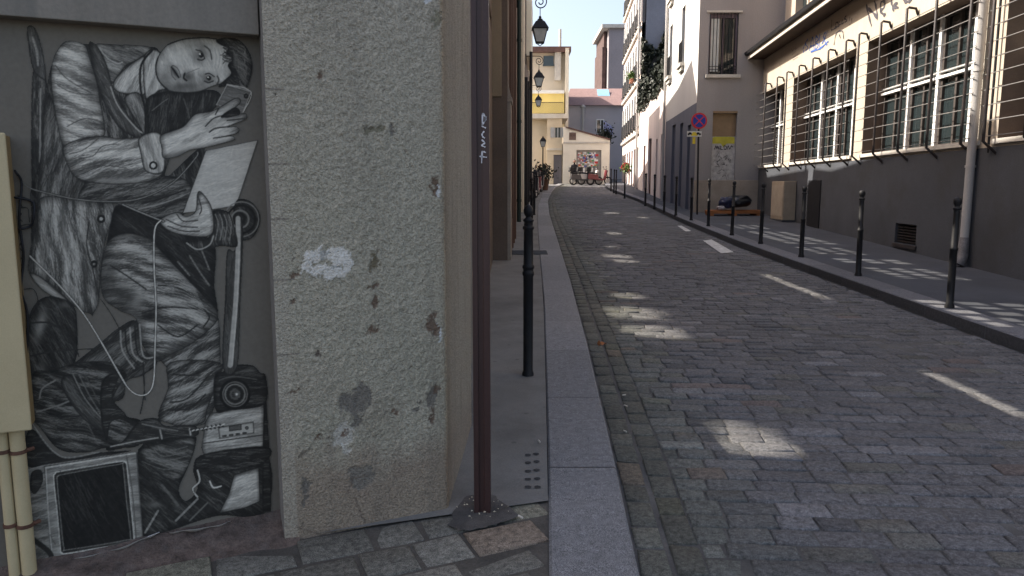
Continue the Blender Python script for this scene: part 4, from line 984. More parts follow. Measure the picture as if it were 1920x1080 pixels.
# ---- the four tall windows, each with glass, frames, blinds, sill and an outer grille
for wi, (a, b) in enumerate(wins):
    W = MB(); W.fbox(FA, a, b, -0.415, -0.405, zs_, zl_); wo = W.build('window', M_glass, A)
    tz = FA.px(1656, 178, -0.36)[1]; MU = {0: [0.25, 0.6], 1: [0.30, 0.555, 0.80], 2: [0.275, 0.53, 0.79], 3: [0.2, 0.4, 0.6, 0.8]}[wi]
    for q in MU:   # painted posts between the casements; wins run from the near end, so measure from the far one
        u = b - (b - a) * q; m = MB(); m.fbox(FA, u - 0.045, u + 0.045, -0.405, -0.32, zs_, zl_); o = m.build('mullion', M_frame); o.parent = wo
    m = MB(); mus = [a] + [b - (b - a) * q for q in MU][::-1] + [b]
    for p, q in zip(mus[:-1], mus[1:]):   # dark casements
        for r, s_ in ((p + .05, p + .12), ((p + q) / 2 - .03, (p + q) / 2 + .03), (q - .12, q - .05)): m.fbox(FA, r, s_, -0.405, -0.36, zs_ + .06, zl_ - 0.06)
    m.fbox(FA, a, b, -0.404, -0.35, zs_, zs_ + 0.06); m.fbox(FA, a, b, -0.404, -0.35, zl_ - 0.06, zl_); o = m.build('casement', M_cas); o.parent = wo
    m = MB(); m.fbox(FA, a, b, -0.404, -0.31, tz - 0.022, tz + 0.022); m.fbox(FA, a, b, -0.404, -0.33, tz + 0.09, tz + 0.11); o = m.build('transom', M_frame); o.parent = wo
    if wi in (0, 2, 3):
        m = MB(); lim = a + (b - a) * (0.2 if wi != 0 else 0.75)
        for k in range(26):
            z = zs_ + 0.08 + k * 0.045 * (1.2 if wi == 0 else 1)
            if z < tz - .08: m.fbox(FA, a + 0.06, lim, -0.404, -0.385, z, z + 0.022)
        o = m.build('blind', M_blind); o.parent = wo
    m = MB(); m.fbox(FA, a - 0.08, b + 0.08, -0.405, 0.05, zs_ - 0.07, zs_ - 0.002); o = m.build('sill', M_sill); o.parent = wo
    m = MB(); nb_ = {0: 4, 1: 5, 2: 5, 3: 6}[wi]; nn = 0.20
    zt_, zb_ = FA.px(1710, 8)[1] - 0.12, zs_ - 0.16
    for i in range(nb_):
        u = a + 0.08 + (b - a - 0.1) * (i + 0.0) / (nb_ - 1)
        m.tube([FA.P(u, 0.0, zb_ - 0.06), FA.P(u, nn, zb_ + 0.12), FA.P(u, nn, zt_ - 0.02), FA.P(u, nn - 0.03, zt_), FA.P(u, 0.05, zt_ - 0.02), FA.P(u, 0.02, zt_ - 0.10), FA.P(u, 0.0, zl_ + 0.04)], 0.023, 6)
        o = None
    gm = m.build('grille_bar', M_rust); gm.parent = wo
    m = MB()
    for k in range(11):
        z = zs_ + 0.03 + (zl_ - zs_ - 0.02) * k / 10.3; m.tube([FA.P(a - 0.12, nn - 0.02, z), FA.P(b + 0.10, nn - 0.02, z)], 0.008, 5)
    gm = m.build('grille_rods', M_rod); gm.parent = wo
# low vent
m = MB()
for k in range(7): m.fbox(FA, VENT[0], VENT[1], -0.12, -0.02, vz[0] + 0.03 + k * (vz[1] - vz[0]) / 7, vz[0] + 0.045 + k * (vz[1] - vz[0]) / 7)
m.fbox(FA, VENT[0] - 0.05, VENT[1] + 0.05, 0.021, 0.05, vz[0] - 0.07, vz[0] - 0.005)
m.build('cellar_vent', M_rust, A)
# doors and hatches in the base
m = MB(); m.fbox(FA, uA(1540, 380), uA(1517, 380), 0.021, 0.045, 0.55, FA.px(1530, 338)[1]); m.build('door', M_black, A, bevel=0.004)
m = MB(); m.fbox(FA, uA(1465, 380), uA(1448, 380), 0.021, 0.04, 0.95, FA.px(1456, 345)[1]); m.build('service_hatch', mat('dark_blue_hatch', (0.03, 0.035, 0.05), 0.6), A)
# downpipe with a flattened shoe
M_zinc = mat('painted_zinc', (0.40, 0.385, 0.37), 0.6, 0.1, 3, 60, 0.2, 0.001, dirt=(0.25, 0.2, 0.17), dirt_amt=0.5, streak=True)
ud = uA(1846, 150); zb0 = g(FA.P(ud, 0, 0).y) + 0.13
dp = thing('downpipe', FA.P(ud, 0.1, zb0), 'pale zinc downpipe on the right building between two barred windows', 'drainpipe')
m = MB(); m.tube([FA.P(ud, 0.10, zb0 + 0.42), FA.P(ud, 0.10, 5.1), FA.P(ud, 0.25, 5.3), FA.P(ud, 0.55, 5.42)], 0.062, 14); m.build('pipe', M_zinc, dp)
for z in (1.9, 3.3, 4.6): m = MB(); m.tube([FA.P(ud, 0.10, z), FA.P(ud, 0.10, z + 0.035)], 0.074, 14); m.tube([FA.P(ud, 0.10, z + .01), FA.P(ud, -0.01, z + .01)], 0.012, 6); m.build('bracket', M_zinc, dp)
m = MB(); m.tube([FA.P(ud, 0.10, zb0 + 0.44), FA.P(ud, 0.11, zb0 + 0.16), FA.P(ud, 0.17, zb0 + 0.03)], [0.066, 0.082, 0.10], 14); m.build('shoe', mat('cast_iron_shoe', (0.18, 0.17, 0.17), 0.7, 0.3, 10), dp)
m = MB(); u2 = uA(1872, 150); m.tube([FA.P(u2, 0.06, 2.1), FA.P(u2, 0.06, 5.4)], 0.018, 8); tag(m.build('cable_conduit', M_black), 'thin black conduit just right of the pale downpipe', 'conduit')
# writing sprayed on the beige band
M_spray = mat('grey_spray_paint', (0.07, 0.065, 0.075), 0.8, 0.3, 20, 60, 0.1); M_blue = mat('blue_spray_paint', (0.05, 0.11, 0.33), 0.8, 0.2, 20, 60, 0.1)
def zz(pts): return [(1380 + x / 3.556, y / 3.556) for x, y in pts]
def tagp(name, strokes, wd, m_, n=0.004):
    for i, s_ in enumerate(strokes):
        m = MB(); q = smooth(zz(s_), False, 4); m.ribbon([FA.P(FA.px(x, y)[0], n + 0.0008 * i, FA.px(x, y)[1]) for x, y in q], wd, FA.n); m.build(name, m_, A)
tagp('sprayed_letters', [[(870, 30), (885, 100), (905, 175)], [(880, 55), (920, 90), (945, 130)], [(945, 130), (938, 60), (925, 5)], [(962, 70), (985, 55), (995, 10), (970, 15), (965, 70), (990, 100), (1000, 92)],
                         [(1035, 5), (1045, 40), (1055, 75)], [(1080, 20), (1050, 40), (1085, 52)], [(1120, -30), (1125, 5), (1150, 10), (1175, -5)]], 0.075, M_spray)
tagp('blue_tag', [[(480, 262), (462, 290), (480, 318), (465, 340)], [(490, 340), (500, 290), (512, 250), (522, 335)], [(495, 310), (525, 300)], [(535, 235), (530, 330), (550, 300), (532, 285), (552, 262), (536, 240)],
                  [(560, 225), (560, 318), (580, 310)], [(600, 215), (585, 240), (600, 290), (610, 300)], [(575, 290), (590, 265), (612, 205)], [(500, 345), (560, 325), (618, 275)], [(455, 350), (450, 325), (470, 285)]], 0.05, M_blue)
tagp('black_tag', [[(640, 130), (638, 170), (636, 200), (660, 190), (690, 172)], [(668, 150), (664, 178), (682, 172), (680, 150), (668, 150)], [(690, 140), (688, 166), (702, 160)], [(712, 130), (706, 158), (722, 150)], [(738, 105), (725, 122), (742, 135), (728, 150)], [(762, 110), (760, 140)], [(762, 160), (762, 168)], [(775, 120), (775, 150)],
                   [(720, 260), (715, 215), (700, 205), (670, 225), (655, 300)], [(690, 230), (700, 255)]], 0.038, M_spray)
tagp('faint_tags', [[(370, 322), (378, 340), (384, 322)], [(395, 315), (398, 345)], [(395, 330), (410, 322)], [(375, 365), (392, 350)], [(380, 385), (415, 360)], [(380, 400), (412, 380)], [(190, 450), (200, 470), (212, 455)], [(290, 420), (300, 450)], [(195, 480), (205, 460)]], 0.022, mat('faded_spray_paint', (0.2, 0.18, 0.18), 0.8, 0.3, 20, 60, 0.1))
# ================================================================ PLAIN GREY BUILDING (faces the camera)
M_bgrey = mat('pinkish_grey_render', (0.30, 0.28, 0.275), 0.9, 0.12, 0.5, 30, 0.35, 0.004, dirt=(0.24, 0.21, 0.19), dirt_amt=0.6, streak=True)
M_base = mat('stone_base', (0.34, 0.285, 0.23), 0.9, 0.15, 2, 50, 0.4, 0.004)
uB = lambda px, py=200: FBf.px(px, py)[0]
zB = lambda py: FBf.px(1350, py)[1]
B = thing('plain_rendered_building', (5.9, YB, 0.7), 'plain grey rendered building jutting out past the barred windows with a no-stopping sign before it', 'building')
mb = MB(); wB = (uB(1330, 90), uB(1382, 90), zB(140), zB(25))
nich = (uB(1334, 300), uB(1379, 300), zB(382), zB(212))
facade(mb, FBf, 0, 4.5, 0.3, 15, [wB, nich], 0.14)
LB = 7.25
wBs = [FBs.px(1255, 200)[0], FBs.px(1277, 200)[0]]
ops = []
for uc in wBs:
    for z0, z1 in ((6.0, 8.0), (9.0, 11.0), (12, 14)): ops.append((uc - 0.38, uc + 0.38, z0, z1))
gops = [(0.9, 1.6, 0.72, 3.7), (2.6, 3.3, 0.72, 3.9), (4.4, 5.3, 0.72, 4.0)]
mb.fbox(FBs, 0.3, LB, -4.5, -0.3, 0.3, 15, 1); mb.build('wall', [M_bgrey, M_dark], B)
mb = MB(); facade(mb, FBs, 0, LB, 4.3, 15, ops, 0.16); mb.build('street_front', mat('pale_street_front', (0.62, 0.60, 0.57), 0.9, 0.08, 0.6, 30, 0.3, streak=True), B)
mb = MB(); facade(mb, FBs, 0, LB, 0.3, 4.3, gops, 0.16, n=0.003); mb.build('ground_floor_front', mat('shaded_ground_floor', (0.13, 0.135, 0.165), 0.8, 0.12, 0.8, 30, 0.3, streak=True), B)  # lower front in a darker tone that carries the street shade
mb = MB(); mb.fbox(FBf, -0.01, 4.5, 0.0, 0.03, 0.3, zB(338)); mb.build('base_course', M_base, B, bevel=0.006)
for a, b, c, d in ops:
    m = MB(); m.fbox(FBs, a, b, -0.15, -0.13, c, d); wo = m.build('window', M_glass, B)
    m = MB(); m.fbox(FBs, (a + b) / 2 - .03, (a + b) / 2 + .03, -0.13, -0.1, c, d); o = m.build('frame', M_frame); o.parent = wo
    m = MB(); m.fbox(FBs, a - 0.12, b + 0.12, 0.0, 0.16, c - 0.12, c); m.fbox(FBs, a - 0.05, b + 0.05, 0.0, 0.10, c - 0.26, c - 0.12); o = m.build('sill', M_sill); o.parent = wo
    if c < 7 or a > 4:
        m = MB()
        for k in range(7): m.tube([FBs.P(a + (b - a) * k / 6, 0.08, c), FBs.P(a + (b - a) * k / 6, 0.08, c + 0.75)], 0.012, 5)
        m.tube([FBs.P(a, 0.08, c + 0.75), FBs.P(b, 0.08, c + 0.75)], 0.02, 6); o = m.build('window_rail', M_black); o.parent = wo
M_bluegrey = mat('blue_grey_shutter', (0.10, 0.11, 0.15), 0.7, 0.15, 3, 40, 0.2, streak=True)
for a, b, c, d in gops:
    m = MB(); m.fbox(FBs, a, b, -0.12, -0.08, c, d); m.fbox(FBs, (a + b) / 2 - 0.03, (a + b) / 2 + 0.03, -0.08, -0.05, c, d); m.build('door', M_bluegrey, B)
# barred upper window facing us
a, b, c, d = wB
m = MB(); m.fbox(FBf, a, b, -0.13, -0.11, c, d); wo = m.build('window', M_glass, B)
m = MB(); m.fbox(FBf, a + 0.02, a + (b - a) * 0.36, -0.11, -0.085, c + 0.1, d - 0.14); o = m.build('curtain', M_blind); o.parent = wo
m = MB(); m.fbox(FBf, a, b, -0.109, -0.06, d - 0.13, d); m.fbox(FBf, a + (b - a) * .48, a + (b - a) * .54, -0.10, -0.05, c, d - .13); m.fbox(FBf, a, a + .05, -0.10, -0.05, c, d - .13); m.fbox(FBf, b - .05, b, -0.10, -0.05, c, d - .13); o = m.build('frame', mat('brown_grey_frame', (0.16, 0.12, 0.13), 0.7)); o.parent = wo
m = MB()
for k in range(9): x = a + (b - a) * k / 8; m.tube([FBf.P(x, 0.01, c - 0.02), FBf.P(x, 0.01, d)], 0.013, 6)
for z in (c + 0.08, c + 0.16, c + .25): m.tube([FBf.P(a, 0.012, z), FBf.P(b, 0.012, z)], 0.010, 5)
o = m.build('grille', M_black); o.parent = wo
m = MB(); m.fbox(FBf, a - 0.1, b + 0.12, 0, 0.10, c - 0.10, c - 0.002); o = m.build('sill', M_sill); o.parent = wo; m = MB(); m.fbox(FBf, a - 0.12, b + 0.12, 0, 0.05, d + 0.02, d + 0.08); o = m.build('head_moulding', M_sill); o.parent = wo
# niche: tan panel above a pasted, written-over board
a, b, c, d = nich
m = MB(); m.fbox(FBf, a, b, -0.13, -0.10, zB(255), d); m.fbox(FBf, a, b, -0.10, 0.03, d + 0.001, d + 0.06); m.build('niche_panel', mat('tan_panel', (0.25, 0.17, 0.10), 0.85, 0.12), B)
m = MB(); m.fbox(FBf, a, b, -0.13, -0.08, c, zB(255) - 0.01); bd = m.build('pasted_board', mat('dirty_white_board', (0.44, 0.42, 0.40), 0.85, 0.25, 7, 50, 0.3, 0.003, dirt=(0.16, 0.14, 0.13), dirt_amt=0.7), B)
m = MB(); m.fbox(FBf, a + 0.03, b - 0.03, -0.079, -0.074, zB(269), zB(257)); 
m.add([FBf.P(uB(1340 + x, 265), -0.0745, zB(y)) for x, y in ((0, 256), (36, 256), (36, 268), (24, 269), (18, 276), (12, 268), (0, 266))], [tuple(range(7))]); o = m.build('yellow_patch', mat('yellow_paint', (0.45, 0.40, 0.05), 0.7, 0.15)); o.parent = bd
m = MB()
def bst(pts, wd=0.02, mm=m): mm.ribbon([FBf.P(FBf.px(x, y)[0] , -0.07, FBf.px(x, y)[1]) for x, y in smooth(pts, False, 3)], wd, (0, -1, 0))
for s_ in ([(1341, 280), (1343, 273), (1345, 279), (1347, 273), (1349, 280)], [(1351, 273), (1351, 280)], [(1353, 273), (1353, 280), (1357, 280)], [(1359, 280), (1359, 273), (1363, 275), (1363, 279), (1359, 280)], [(1365, 280), (1367, 273), (1369, 280)], [(1370, 279), (1373, 273), (1375, 276)]): bst(s_, 0.035)
for _ in range(26):
    x, y = 1342 + 28 * rng.random(), 288 + 70 * rng.random(); bst([(x, y), (x + 3 * rng.normal(), y + 3), (x + 3, y + 5 * rng.normal()), (x + 5 * rng.normal(), y + 4)], 0.012)
o = m.build('scribbles', M_spray); o.parent = bd

# ================================================================ LOW BUILDING WITH TERRACE AND IVY
Cb = thing('terrace_building', FBs.P(LB, 0, 0.8), 'low white building with brown doors beneath an ivy-covered terrace', 'building')
mb = MB(); u0, u1 = LB + 0.003, FBs.px(1199, 250)[0]; zt = FBs.px(1243, 158)[1]
ops = [(u0 + 0.4, u0 + 1.4, 0.9, 3.9), (u0 + 2.6, u0 + 3.2, 1.5, 3.8), (u0 + 5.0, u0 + 6.3, 1.0, 4.0), (u0 + 7.6, u0 + 8.6, 1.0, 3.8)]
facade(mb, FBs, u0, u1, 0.3, zt, ops, 0.18)
mb.fbox(FBs, u0, u1, -4.5, -0.3, 0.3, zt - 0.02, 1); mb.fbox(FBs, u0, u1, -0.3, 0, zt - 0.019, zt + 0.001, 0); mb.build('wall', [M_white, M_dark], Cb)
for i, (a, b, c, d) in enumerate(ops):
    m = MB(); m.fbox(FBs, a, b, -0.15, -0.11, c, d); m.fbox(FBs, a, a + .1, -0.11, -0.08, c, d); m.fbox(FBs, b - .1, b, -0.11, -0.08, c, d); m.build('door' if i != 1 else 'window', mat('brown_wood_door', (0.13, 0.07, 0.05), 0.6, 0.2, 4), Cb)
m = MB()
for k in range(40): u = u0 + (u1 - u0) * k / 39; m.tube([FBs.P(u, 0.02, zt), FBs.P(u, 0.02, zt + 0.9)], 0.012, 4)
m.tube([FBs.P(u0, 0.02, zt + 0.9), FBs.P(u1, 0.02, zt + 0.9)], 0.025, 6); m.build('terrace_rail', M_black, Cb)
def leaf_mat(name, c):
    m, t, b = nodes(name); a = N(t, 'ShaderNodeAttribute', attribute_name='Col'); t.links.new(mixc(t, 1.0, c, a.outputs['Color'], 'MULTIPLY'), b.inputs['Base Color']); b.inputs['Roughness'].default_value = 0.55; b.inputs['Specular IOR Level'].default_value = 0.3; return m
M_leaf = leaf_mat('ivy_leaf', (0.03, 0.036, 0.028)); M_leaf2 = leaf_mat('bright_leaf', (0.09, 0.15, 0.04)); M_bark = mat('bark', (0.08, 0.06, 0.045), 0.9, 0.3, 12, 80, 0.6, 0.01)
def leaves(mb, pts, size):
    for p in pts:
        a, b = Vector(rng.normal(size=3)).normalized(), Vector(rng.normal(size=3)).normalized(); b = (b - a * a.dot(b)).normalized(); s_ = size * (0.6 + 0.8 * rng.random()); k = 0.5 + 1.0 * rng.random()
        mb.add([p + a * s_, p + b * s_ * 0.6, p - a * s_, p - b * s_ * 0.6], [(0, 1, 2, 3)], 0, (k, k, k * 0.9))
# ivy: cascades over the rail and climbs the blind gable behind
iv = thing('ivy', FBs.P((u0 + u1) / 2, 0.1, zt), 'dark ivy hanging over the terrace rail and climbing the gable behind', 'plant')
mb = MB(); pts = []
for k in range(3600):
    u = u0 + (u1 - u0) * rng.random() ** 0.9; hh = float(vnoise(np.array(u), np.array(0.5), 1.1, 9)); z = zt - 0.5 * hh + (0.8 + 1.1 * hh) * rng.random() ** 1.4; pts.append(FBs.P(u, -0.35 + 0.5 * rng.random(), z))
ug = u1 - 0.05
for k in range(7500):
    n_ = -4.2 * rng.random(); hh = 3.0 + 3.2 * float(vnoise(np.array(n_), np.array(2.5), 0.8, 19)); z = zt + hh * rng.random(); u = ug - 0.08 - 0.5 * rng.random() * (1 - (z - zt) / 8); 
    if vnoise(np.array(n_ * 1.0), np.array(z), 0.35, 29) > 0.28: pts.append(FBs.P(u, n_, z))
leaves(mb, pts, 0.13); mb.build('foliage', M_leaf, iv, colattr=True)
m = MB()
for k in range(8): n_ = -0.4 - 0.45 * k; m.tube([FBs.P(ug - 0.1, n_, zt), FBs.P(ug - 0.06, n_ + 0.1, zt + 1.5), FBs.P(ug - 0.05, n_ - 0.1, zt + 3.5)], [0.03, 0.02, 0.01], 5)
m.build('stem', M_bark, iv)

# ================================================================ TALL WHITE APARTMENT BUILDING
D = thing('white_apartment_building', FBs.P(u1, 0, 1.2), 'tall white apartment building with ranks of narrow windows and a blind grey gable', 'building')
M_gable = mat('blue_grey_gable', (0.24, 0.25, 0.29), 0.95, 0.12, 0.5, 20, 0.3, 0.004, dirt=(0.17, 0.17, 0.18), dirt_amt=0.6)
mb = MB(); v0, v1 = u1 + 0.003, 30.5; H = 20; floors = [4.9 + 2.85 * k for k in range(5)]
ncol = 7; ops = []; cw = (v1 - v0) / ncol
for f in floors:
    for k in range(ncol): ops.append((v0 + cw * (k + 0.5) - 0.42, v0 + cw * (k + 0.5) + 0.42, f + 0.15, f + 2.15))
gr = [(v0 + cw * k + 0.35, v0 + cw * (k + 1) - 0.3, 1.3 + 0.03 * k, 3.9) for k in range(ncol)]
facade(mb, FBs, v0, v1, 0.3, H, ops + gr, 0.22); mb.build('wall', M_white, D)
mb = MB(); mb.fbox(FBs, v0, v1, -9, -0.24, 0.3, H - .01); mb.build('gable', M_gable, D)
mb = MB()
for f in floors: mb.fbox(FBs, v0, v1, 0, 0.14, f - 0.28, f - 0.12)
mb.fbox(FBs, v0, v1, 0, 0.4, H - 0.4, H); mb.build('string_course', M_sill, D)
M_slat = mat('grey_louvre_shutter', (0.42, 0.42, 0.41), 0.7, 0.1, 4)
for i, (a, b, c, d) in enumerate(ops):
    m = MB(); m.fbox(FBs, a, b, -0.20, -0.18, c, d); wo = m.build('window', M_glass, D)
    m = MB(); m.fbox(FBs, a - 0.4, a - .01, 0.0, 0.05, c, d); m.fbox(FBs, b + .01, b + 0.4, 0.0, 0.05, c, d); o = m.build('shutter', M_slat); o.parent = wo
    m = MB(); m.tube([FBs.P(a, 0.12, c + 0.8), FBs.P(b, 0.12, c + 0.8)], 0.025, 5)
    for k in range(6): m.tube([FBs.P(a + (b - a) * k / 5, 0.12, c + 0.0), FBs.P(a + (b - a) * k / 5, 0.12, c + 0.8)], 0.014, 4)
    m.fbox(FBs, a - .05, b + .05, 0, 0.18, c - .06, c); o = m.build('window_rail', M_black); o.parent = wo
for i, (a, b, c, d) in enumerate(gr):
    m = MB(); m.fbox(FBs, a, b, -0.20, -0.16, c, d); m.fbox(FBs, a, b, -0.16, -0.1, c, c + 0.7); m.fbox(FBs, (a + b) / 2 - .04, (a + b) / 2 + .04, -0.16, -0.1, c + .7, d)
    m.build('shopfront', M_brown if i % 2 else M_bluegrey, D)
m = MB(); m.tube([FBs.P(v0 + 0.12, 0.14, 1.2), FBs.P(v0 + 0.12, 0.14, H)], 0.06, 8); m.build('downpipe', M_zinc, D)
m = MB(); us_ = FBs.px(1242, 200)[0]; m.tube([FBs.P(LB - 0.08, 0.09, 0.9), FBs.P(LB - 0.08, 0.09, 15)], 0.055, 8); tag(m.build('drainpipe', M_zinc), 'grey drainpipe where the plain building meets the low white one', 'drainpipe')
# window box shrub
wbx = thing('window_box_plant', FBs.P(v0 + 2.5 * cw, 0.25, floors[2] + 0.1), 'bright green plant in a window box high on the white apartment front', 'plant')
m = MB(); p0 = FBs.P(v0 + 1.5 * cw, 0.25, floors[1] + 0.40); leaves(m, [p0 + Vector(rng.normal(size=3) * 0.15) for _ in range(220)], 0.07); m.build('foliage', M_leaf2, wbx, colattr=True)
m = MB(); m.fbox(FBs, v0 + 1.5 * cw - .35, v0 + 1.5 * cw + .35, 0.19, 0.38, floors[1] + 0.0, floors[1] + 0.22); m.build('box', mat('terracotta', (0.3, 0.13, 0.08), 0.8), wbx)
m = MB(); p = FBs.P(v0 + 3.2 * cw, 0.28, 2.9); m.tube([p, p + Vector((0, 0.05, 0))], 0.30, 18); tag(m.build('shop_sign', mat('red_sign_paint', (0.5, 0.04, 0.05), 0.5, 0.1)), 'round red shop sign hanging on the far white front', 'sign')
m = MB(); p = FBs.P(v0 + 2.6 * cw, 0.35, g(44) + 1.35); leaves(m, [p + Vector(rng.normal(size=3) * 0.16) for _ in range(120)], 0.09); tag(m.build('small_bush', M_leaf2, colattr=True), 'small bright green bush by the shop doors under the round red sign', 'plant')

# ================================================================ END OF THE STREET
YE = 52.0
def PX(x, y, Y=YE): p = py_(x, y, Y); return p.x, p.z
def slab(mb, x0, x1, y0, y1, Y, dep, mi=0):
    a = PX(x0, y1, Y); b = PX(x1, y0, Y); mb.box(a[0], b[0], Y, Y + dep, a[1], b[1], mi)
def recpx(x0, x1, y0, y1, Y): a = PX(x0, y1, Y); b = PX(x1, y0, Y); return (a[0], b[0], a[1], b[1])
FE = Frame(0, YE, 1, 0)
M_yell = mat('yellow_render', (0.72, 0.58, 0.22), 0.9, 0.08, 0.6, 20, 0.2, streak=True); M_ochre = mat('ochre_render', (0.70, 0.58, 0.40), 0.9, 0.08, 0.6, 20, 0.2, dirt=(0.4, 0.28, 0.16), dirt_amt=0.4)
M_garage = mat('pale_cream_render', (0.80, 0.75, 0.63), 0.9, 0.07, 0.5, 20, 0.2, dirt=(0.5, 0.44, 0.34), dirt_amt=0.4)
M_lil = mat('lilac_grey_render', (0.42, 0.40, 0.42), 0.9, 0.08, 0.5, 20, 0.2); M_tile = mat('red_roof_tile', (0.22, 0.145, 0.135), 0.85, 0.15, 5, 30, 0.5, 0.02); M_roofd = mat('brown_roof', (0.12, 0.07, 0.06), 0.8)
M_greyd = mat('grey_door_paint', (0.16, 0.15, 0.16), 0.6, 0.1)
# garage with sloping parapet
G = thing('corner_garage', (6, YE, g(YE)), 'cream single-storey garage with a sloping roofline and graffiti-covered shutter', 'building')
sh = recpx(1080, 1128, 281, 346, YE); vt = recpx(1067, 1080, 248, 262, YE); vt = (vt[0], vt[1], vt[2], vt[3])
x0, x1 = PX(1056, 300)[0], PX(1143, 300)[0]; zlow = PX(1143, 268)[1]
mb = MB(); facade(mb, FE, x0, x1, 1.2, zlow, [(sh[0], sh[1], 1.2, sh[3])], 0.25)
zc = [PX(1056, 238)[1], PX(1064, 240)[1], PX(1143, 263)[1]]; xs_ = [x0, PX(1064, 240)[0], x1]
mb.prism([(x0, YE, zlow + .001), (x1, YE, zlow + .001), (x1, YE, zc[2]), (xs_[1], YE, zc[1]), (x0, YE, zc[0])], (0, 0.25, 0)); mb.box(x0, x1, YE + 0.3, YE + 7, 1.2, zlow); mb.build('wall', M_garage, G)
mb = MB(); mb.prism([(xs_[1] - .1, YE - 0.12, zc[1] + .002), (x1, YE - 0.12, zc[2] + .002), (x1, YE - 0.12, zc[2] + 0.10), (xs_[1] - .1, YE - 0.12, zc[1] + 0.10)], (0, 4, 0)); mb.build('roof', M_roofd, G)
mb = MB(); mb.box(x0, x1, YE - 0.06, YE - .001, PX(1100, 269)[1], PX(1100, 266)[1]); mb.build('moulding', M_sill, G)
mb = MB()
for k in range(6): mb.box(vt[0], vt[1], YE - 0.04, YE - .005, vt[2] + (vt[3] - vt[2]) * k / 6, vt[2] + (vt[3] - vt[2]) * (k + .75) / 6)
mb.build('louvre', M_roofd, G)
mb = MB()
for k in range(30):
    z0 = 1.75 + (sh[3] - 1.75) * k / 30; mb.box(sh[0], sh[1], YE + 0.14, YE + 0.17, z0, z0 + (sh[3] - 1.75) / 30 * 0.8)
mb.box(sh[0], sh[1], YE + 0.171, YE + 0.2, 1.3, sh[3]); shut = mb.build('roller_shutter', mat('grey_shutter', (0.30, 0.28, 0.26), 0.6, 0.15), G)
cols = {'red_sticker': (0.5, 0.05, 0.05), 'white_sticker': (0.7, 0.7, 0.68), 'orange_sticker': (0.55, 0.2, 0.05), 'green_sticker': (0.1, 0.3, 0.12), 'blue_sticker': (0.08, 0.12, 0.35), 'black_sticker': (0.02, 0.02, 0.02)}
sm = [mat(k, v, 0.6, 0.1) for k, v in cols.items()]; mb = MB()
for k in range(90):
    x = sh[0] + 0.1 + (sh[1] - sh[0] - .5) * rng.random(); z = 3.0 + (sh[3] - 3.25) * rng.random(); wd, h = 0.08 + .16 * rng.random(), 0.05 + .1 * rng.random()
    mb.box(x, x + wd, YE + 0.12 + 0.0002 * k, YE + 0.1395 , z, z + h, int(rng.integers(0, 6)) if k % 3 else 1)
for i, (x, c) in enumerate(((0.15, 1), (0.55, 1), (0.95, 1), (1.3, 1))):   # big white letters with black outline
    xx = sh[0] + 0.1 + x
    for (a, b, col_, off) in ((0.20, 1.0, 5, 0.118), (0.155, 0.93, 1, 0.114)):
        zb = 2.25 + (0 if col_ == 5 else 0.03)
        if i == 0: pts = [(-a, 0), (a, 0), (a, b * .4), (-a * .2, b * .45), (a, b), (-a, b)]
        elif i == 3: pts = [(-a, 0), (-a * .4, 0), (0, b * .5), (a * .4, 0), (a, 0), (a * .2, b), (-a * .2, b)]
        else: pts = [(0, 0), (a, b), (a * .4, b), (0, b * .4), (-a * .4, b), (-a, b)] if i == 2 else [(-a, 0), (a, 0), (a, b), (a * .3, b), (a * .3, b * .3), (-a * .3, b * .3), (-a * .3, b), (-a, b)]
        mb.add([(xx + p[0], YE + off, zb + p[1] * 0.75) for p in pts], [tuple(range(len(pts)))], col_)
o = mb.build('graffiti_and_stickers', sm); o.parent = shut
# lilac house behind
Hh = thing('lilac_house', (8, 62, 2), 'lilac-grey house with a red tiled roof and skylight behind the garage', 'building'); YH = 62
mb = MB(); slab(mb, 1062, 1180, 196, 345, YH, 8); mb.build('wall', M_lil, Hh)
mb = MB(); a, b = PX(1062, 198, YH), PX(1185, 198, YH); t_ = PX(1075, 166, YH + 4)[1] - 0
mb.prism([(a[0] - .2, YH - 0.3, a[1]), (a[0] + 0.6, YH + 4, t_ + 0.0), (a[0] + .6, YH + 4, a[1])], (b[0] - a[0], 0, 0))
rf = mb.build('roof', M_tile, Hh)
mb = MB(); c = PX(1119, 170, YH + 3); zr = a[1] + (t_ - a[1]) * (3.3 / 4.3)
mb.hexa([(c[0], YH + 2.0, zr - 0.55), (c[0] + 1.0, YH + 2.0, zr - 0.55), (c[0] + 1.0, YH + 3.0, zr + .12), (c[0], YH + 3.0, zr + .12), (c[0], YH + 2.0, zr - 0.42), (c[0] + 1.0, YH + 2.0, zr - 0.42), (c[0] + 1.0, YH + 3.0, zr + 0.24), (c[0], YH + 3.0, zr + .24)])
o = mb.build('skylight', mat('pale_blue_glass', (0.25, 0.45, 0.6), 0.1, 0.05, spec=0.8)); o.parent = rf
mb = MB(); r_ = recpx(1118, 1132, 224, 247, YH); mb.box(r_[0], r_[1], YH - .03, YH - .002, r_[2], r_[3]); wo = mb.build('window', M_glass, Hh)
mb = MB()
for x in (r_[0] - .03, (r_[0] + r_[1]) / 2, r_[1] - .03): mb.box(x, x + .07, YH - .07, YH - .031, r_[2], r_[3])
mb.box(r_[0], r_[1], YH - .069, YH - .031, r_[3] - .06, r_[3] + .03); o = mb.build('frame', M_frame); o.parent = wo
mb = MB(); p = PX(1092, 250, YH); q = PX(1092, 203, YH); mb.tube([(p[0], YH - 0.4, p[1]), (p[0], YH - 0.4, q[1])], 0.10, 8); mb.lathe((p[0], YH - .4, q[1]), [(0.2, 0), (0.22, 0.1), (0.04, 0.25)], 8); tag(mb.build('flue_pipe', M_zinc), 'thin grey flue pipe with a cap in front of the lilac wall', 'flue')
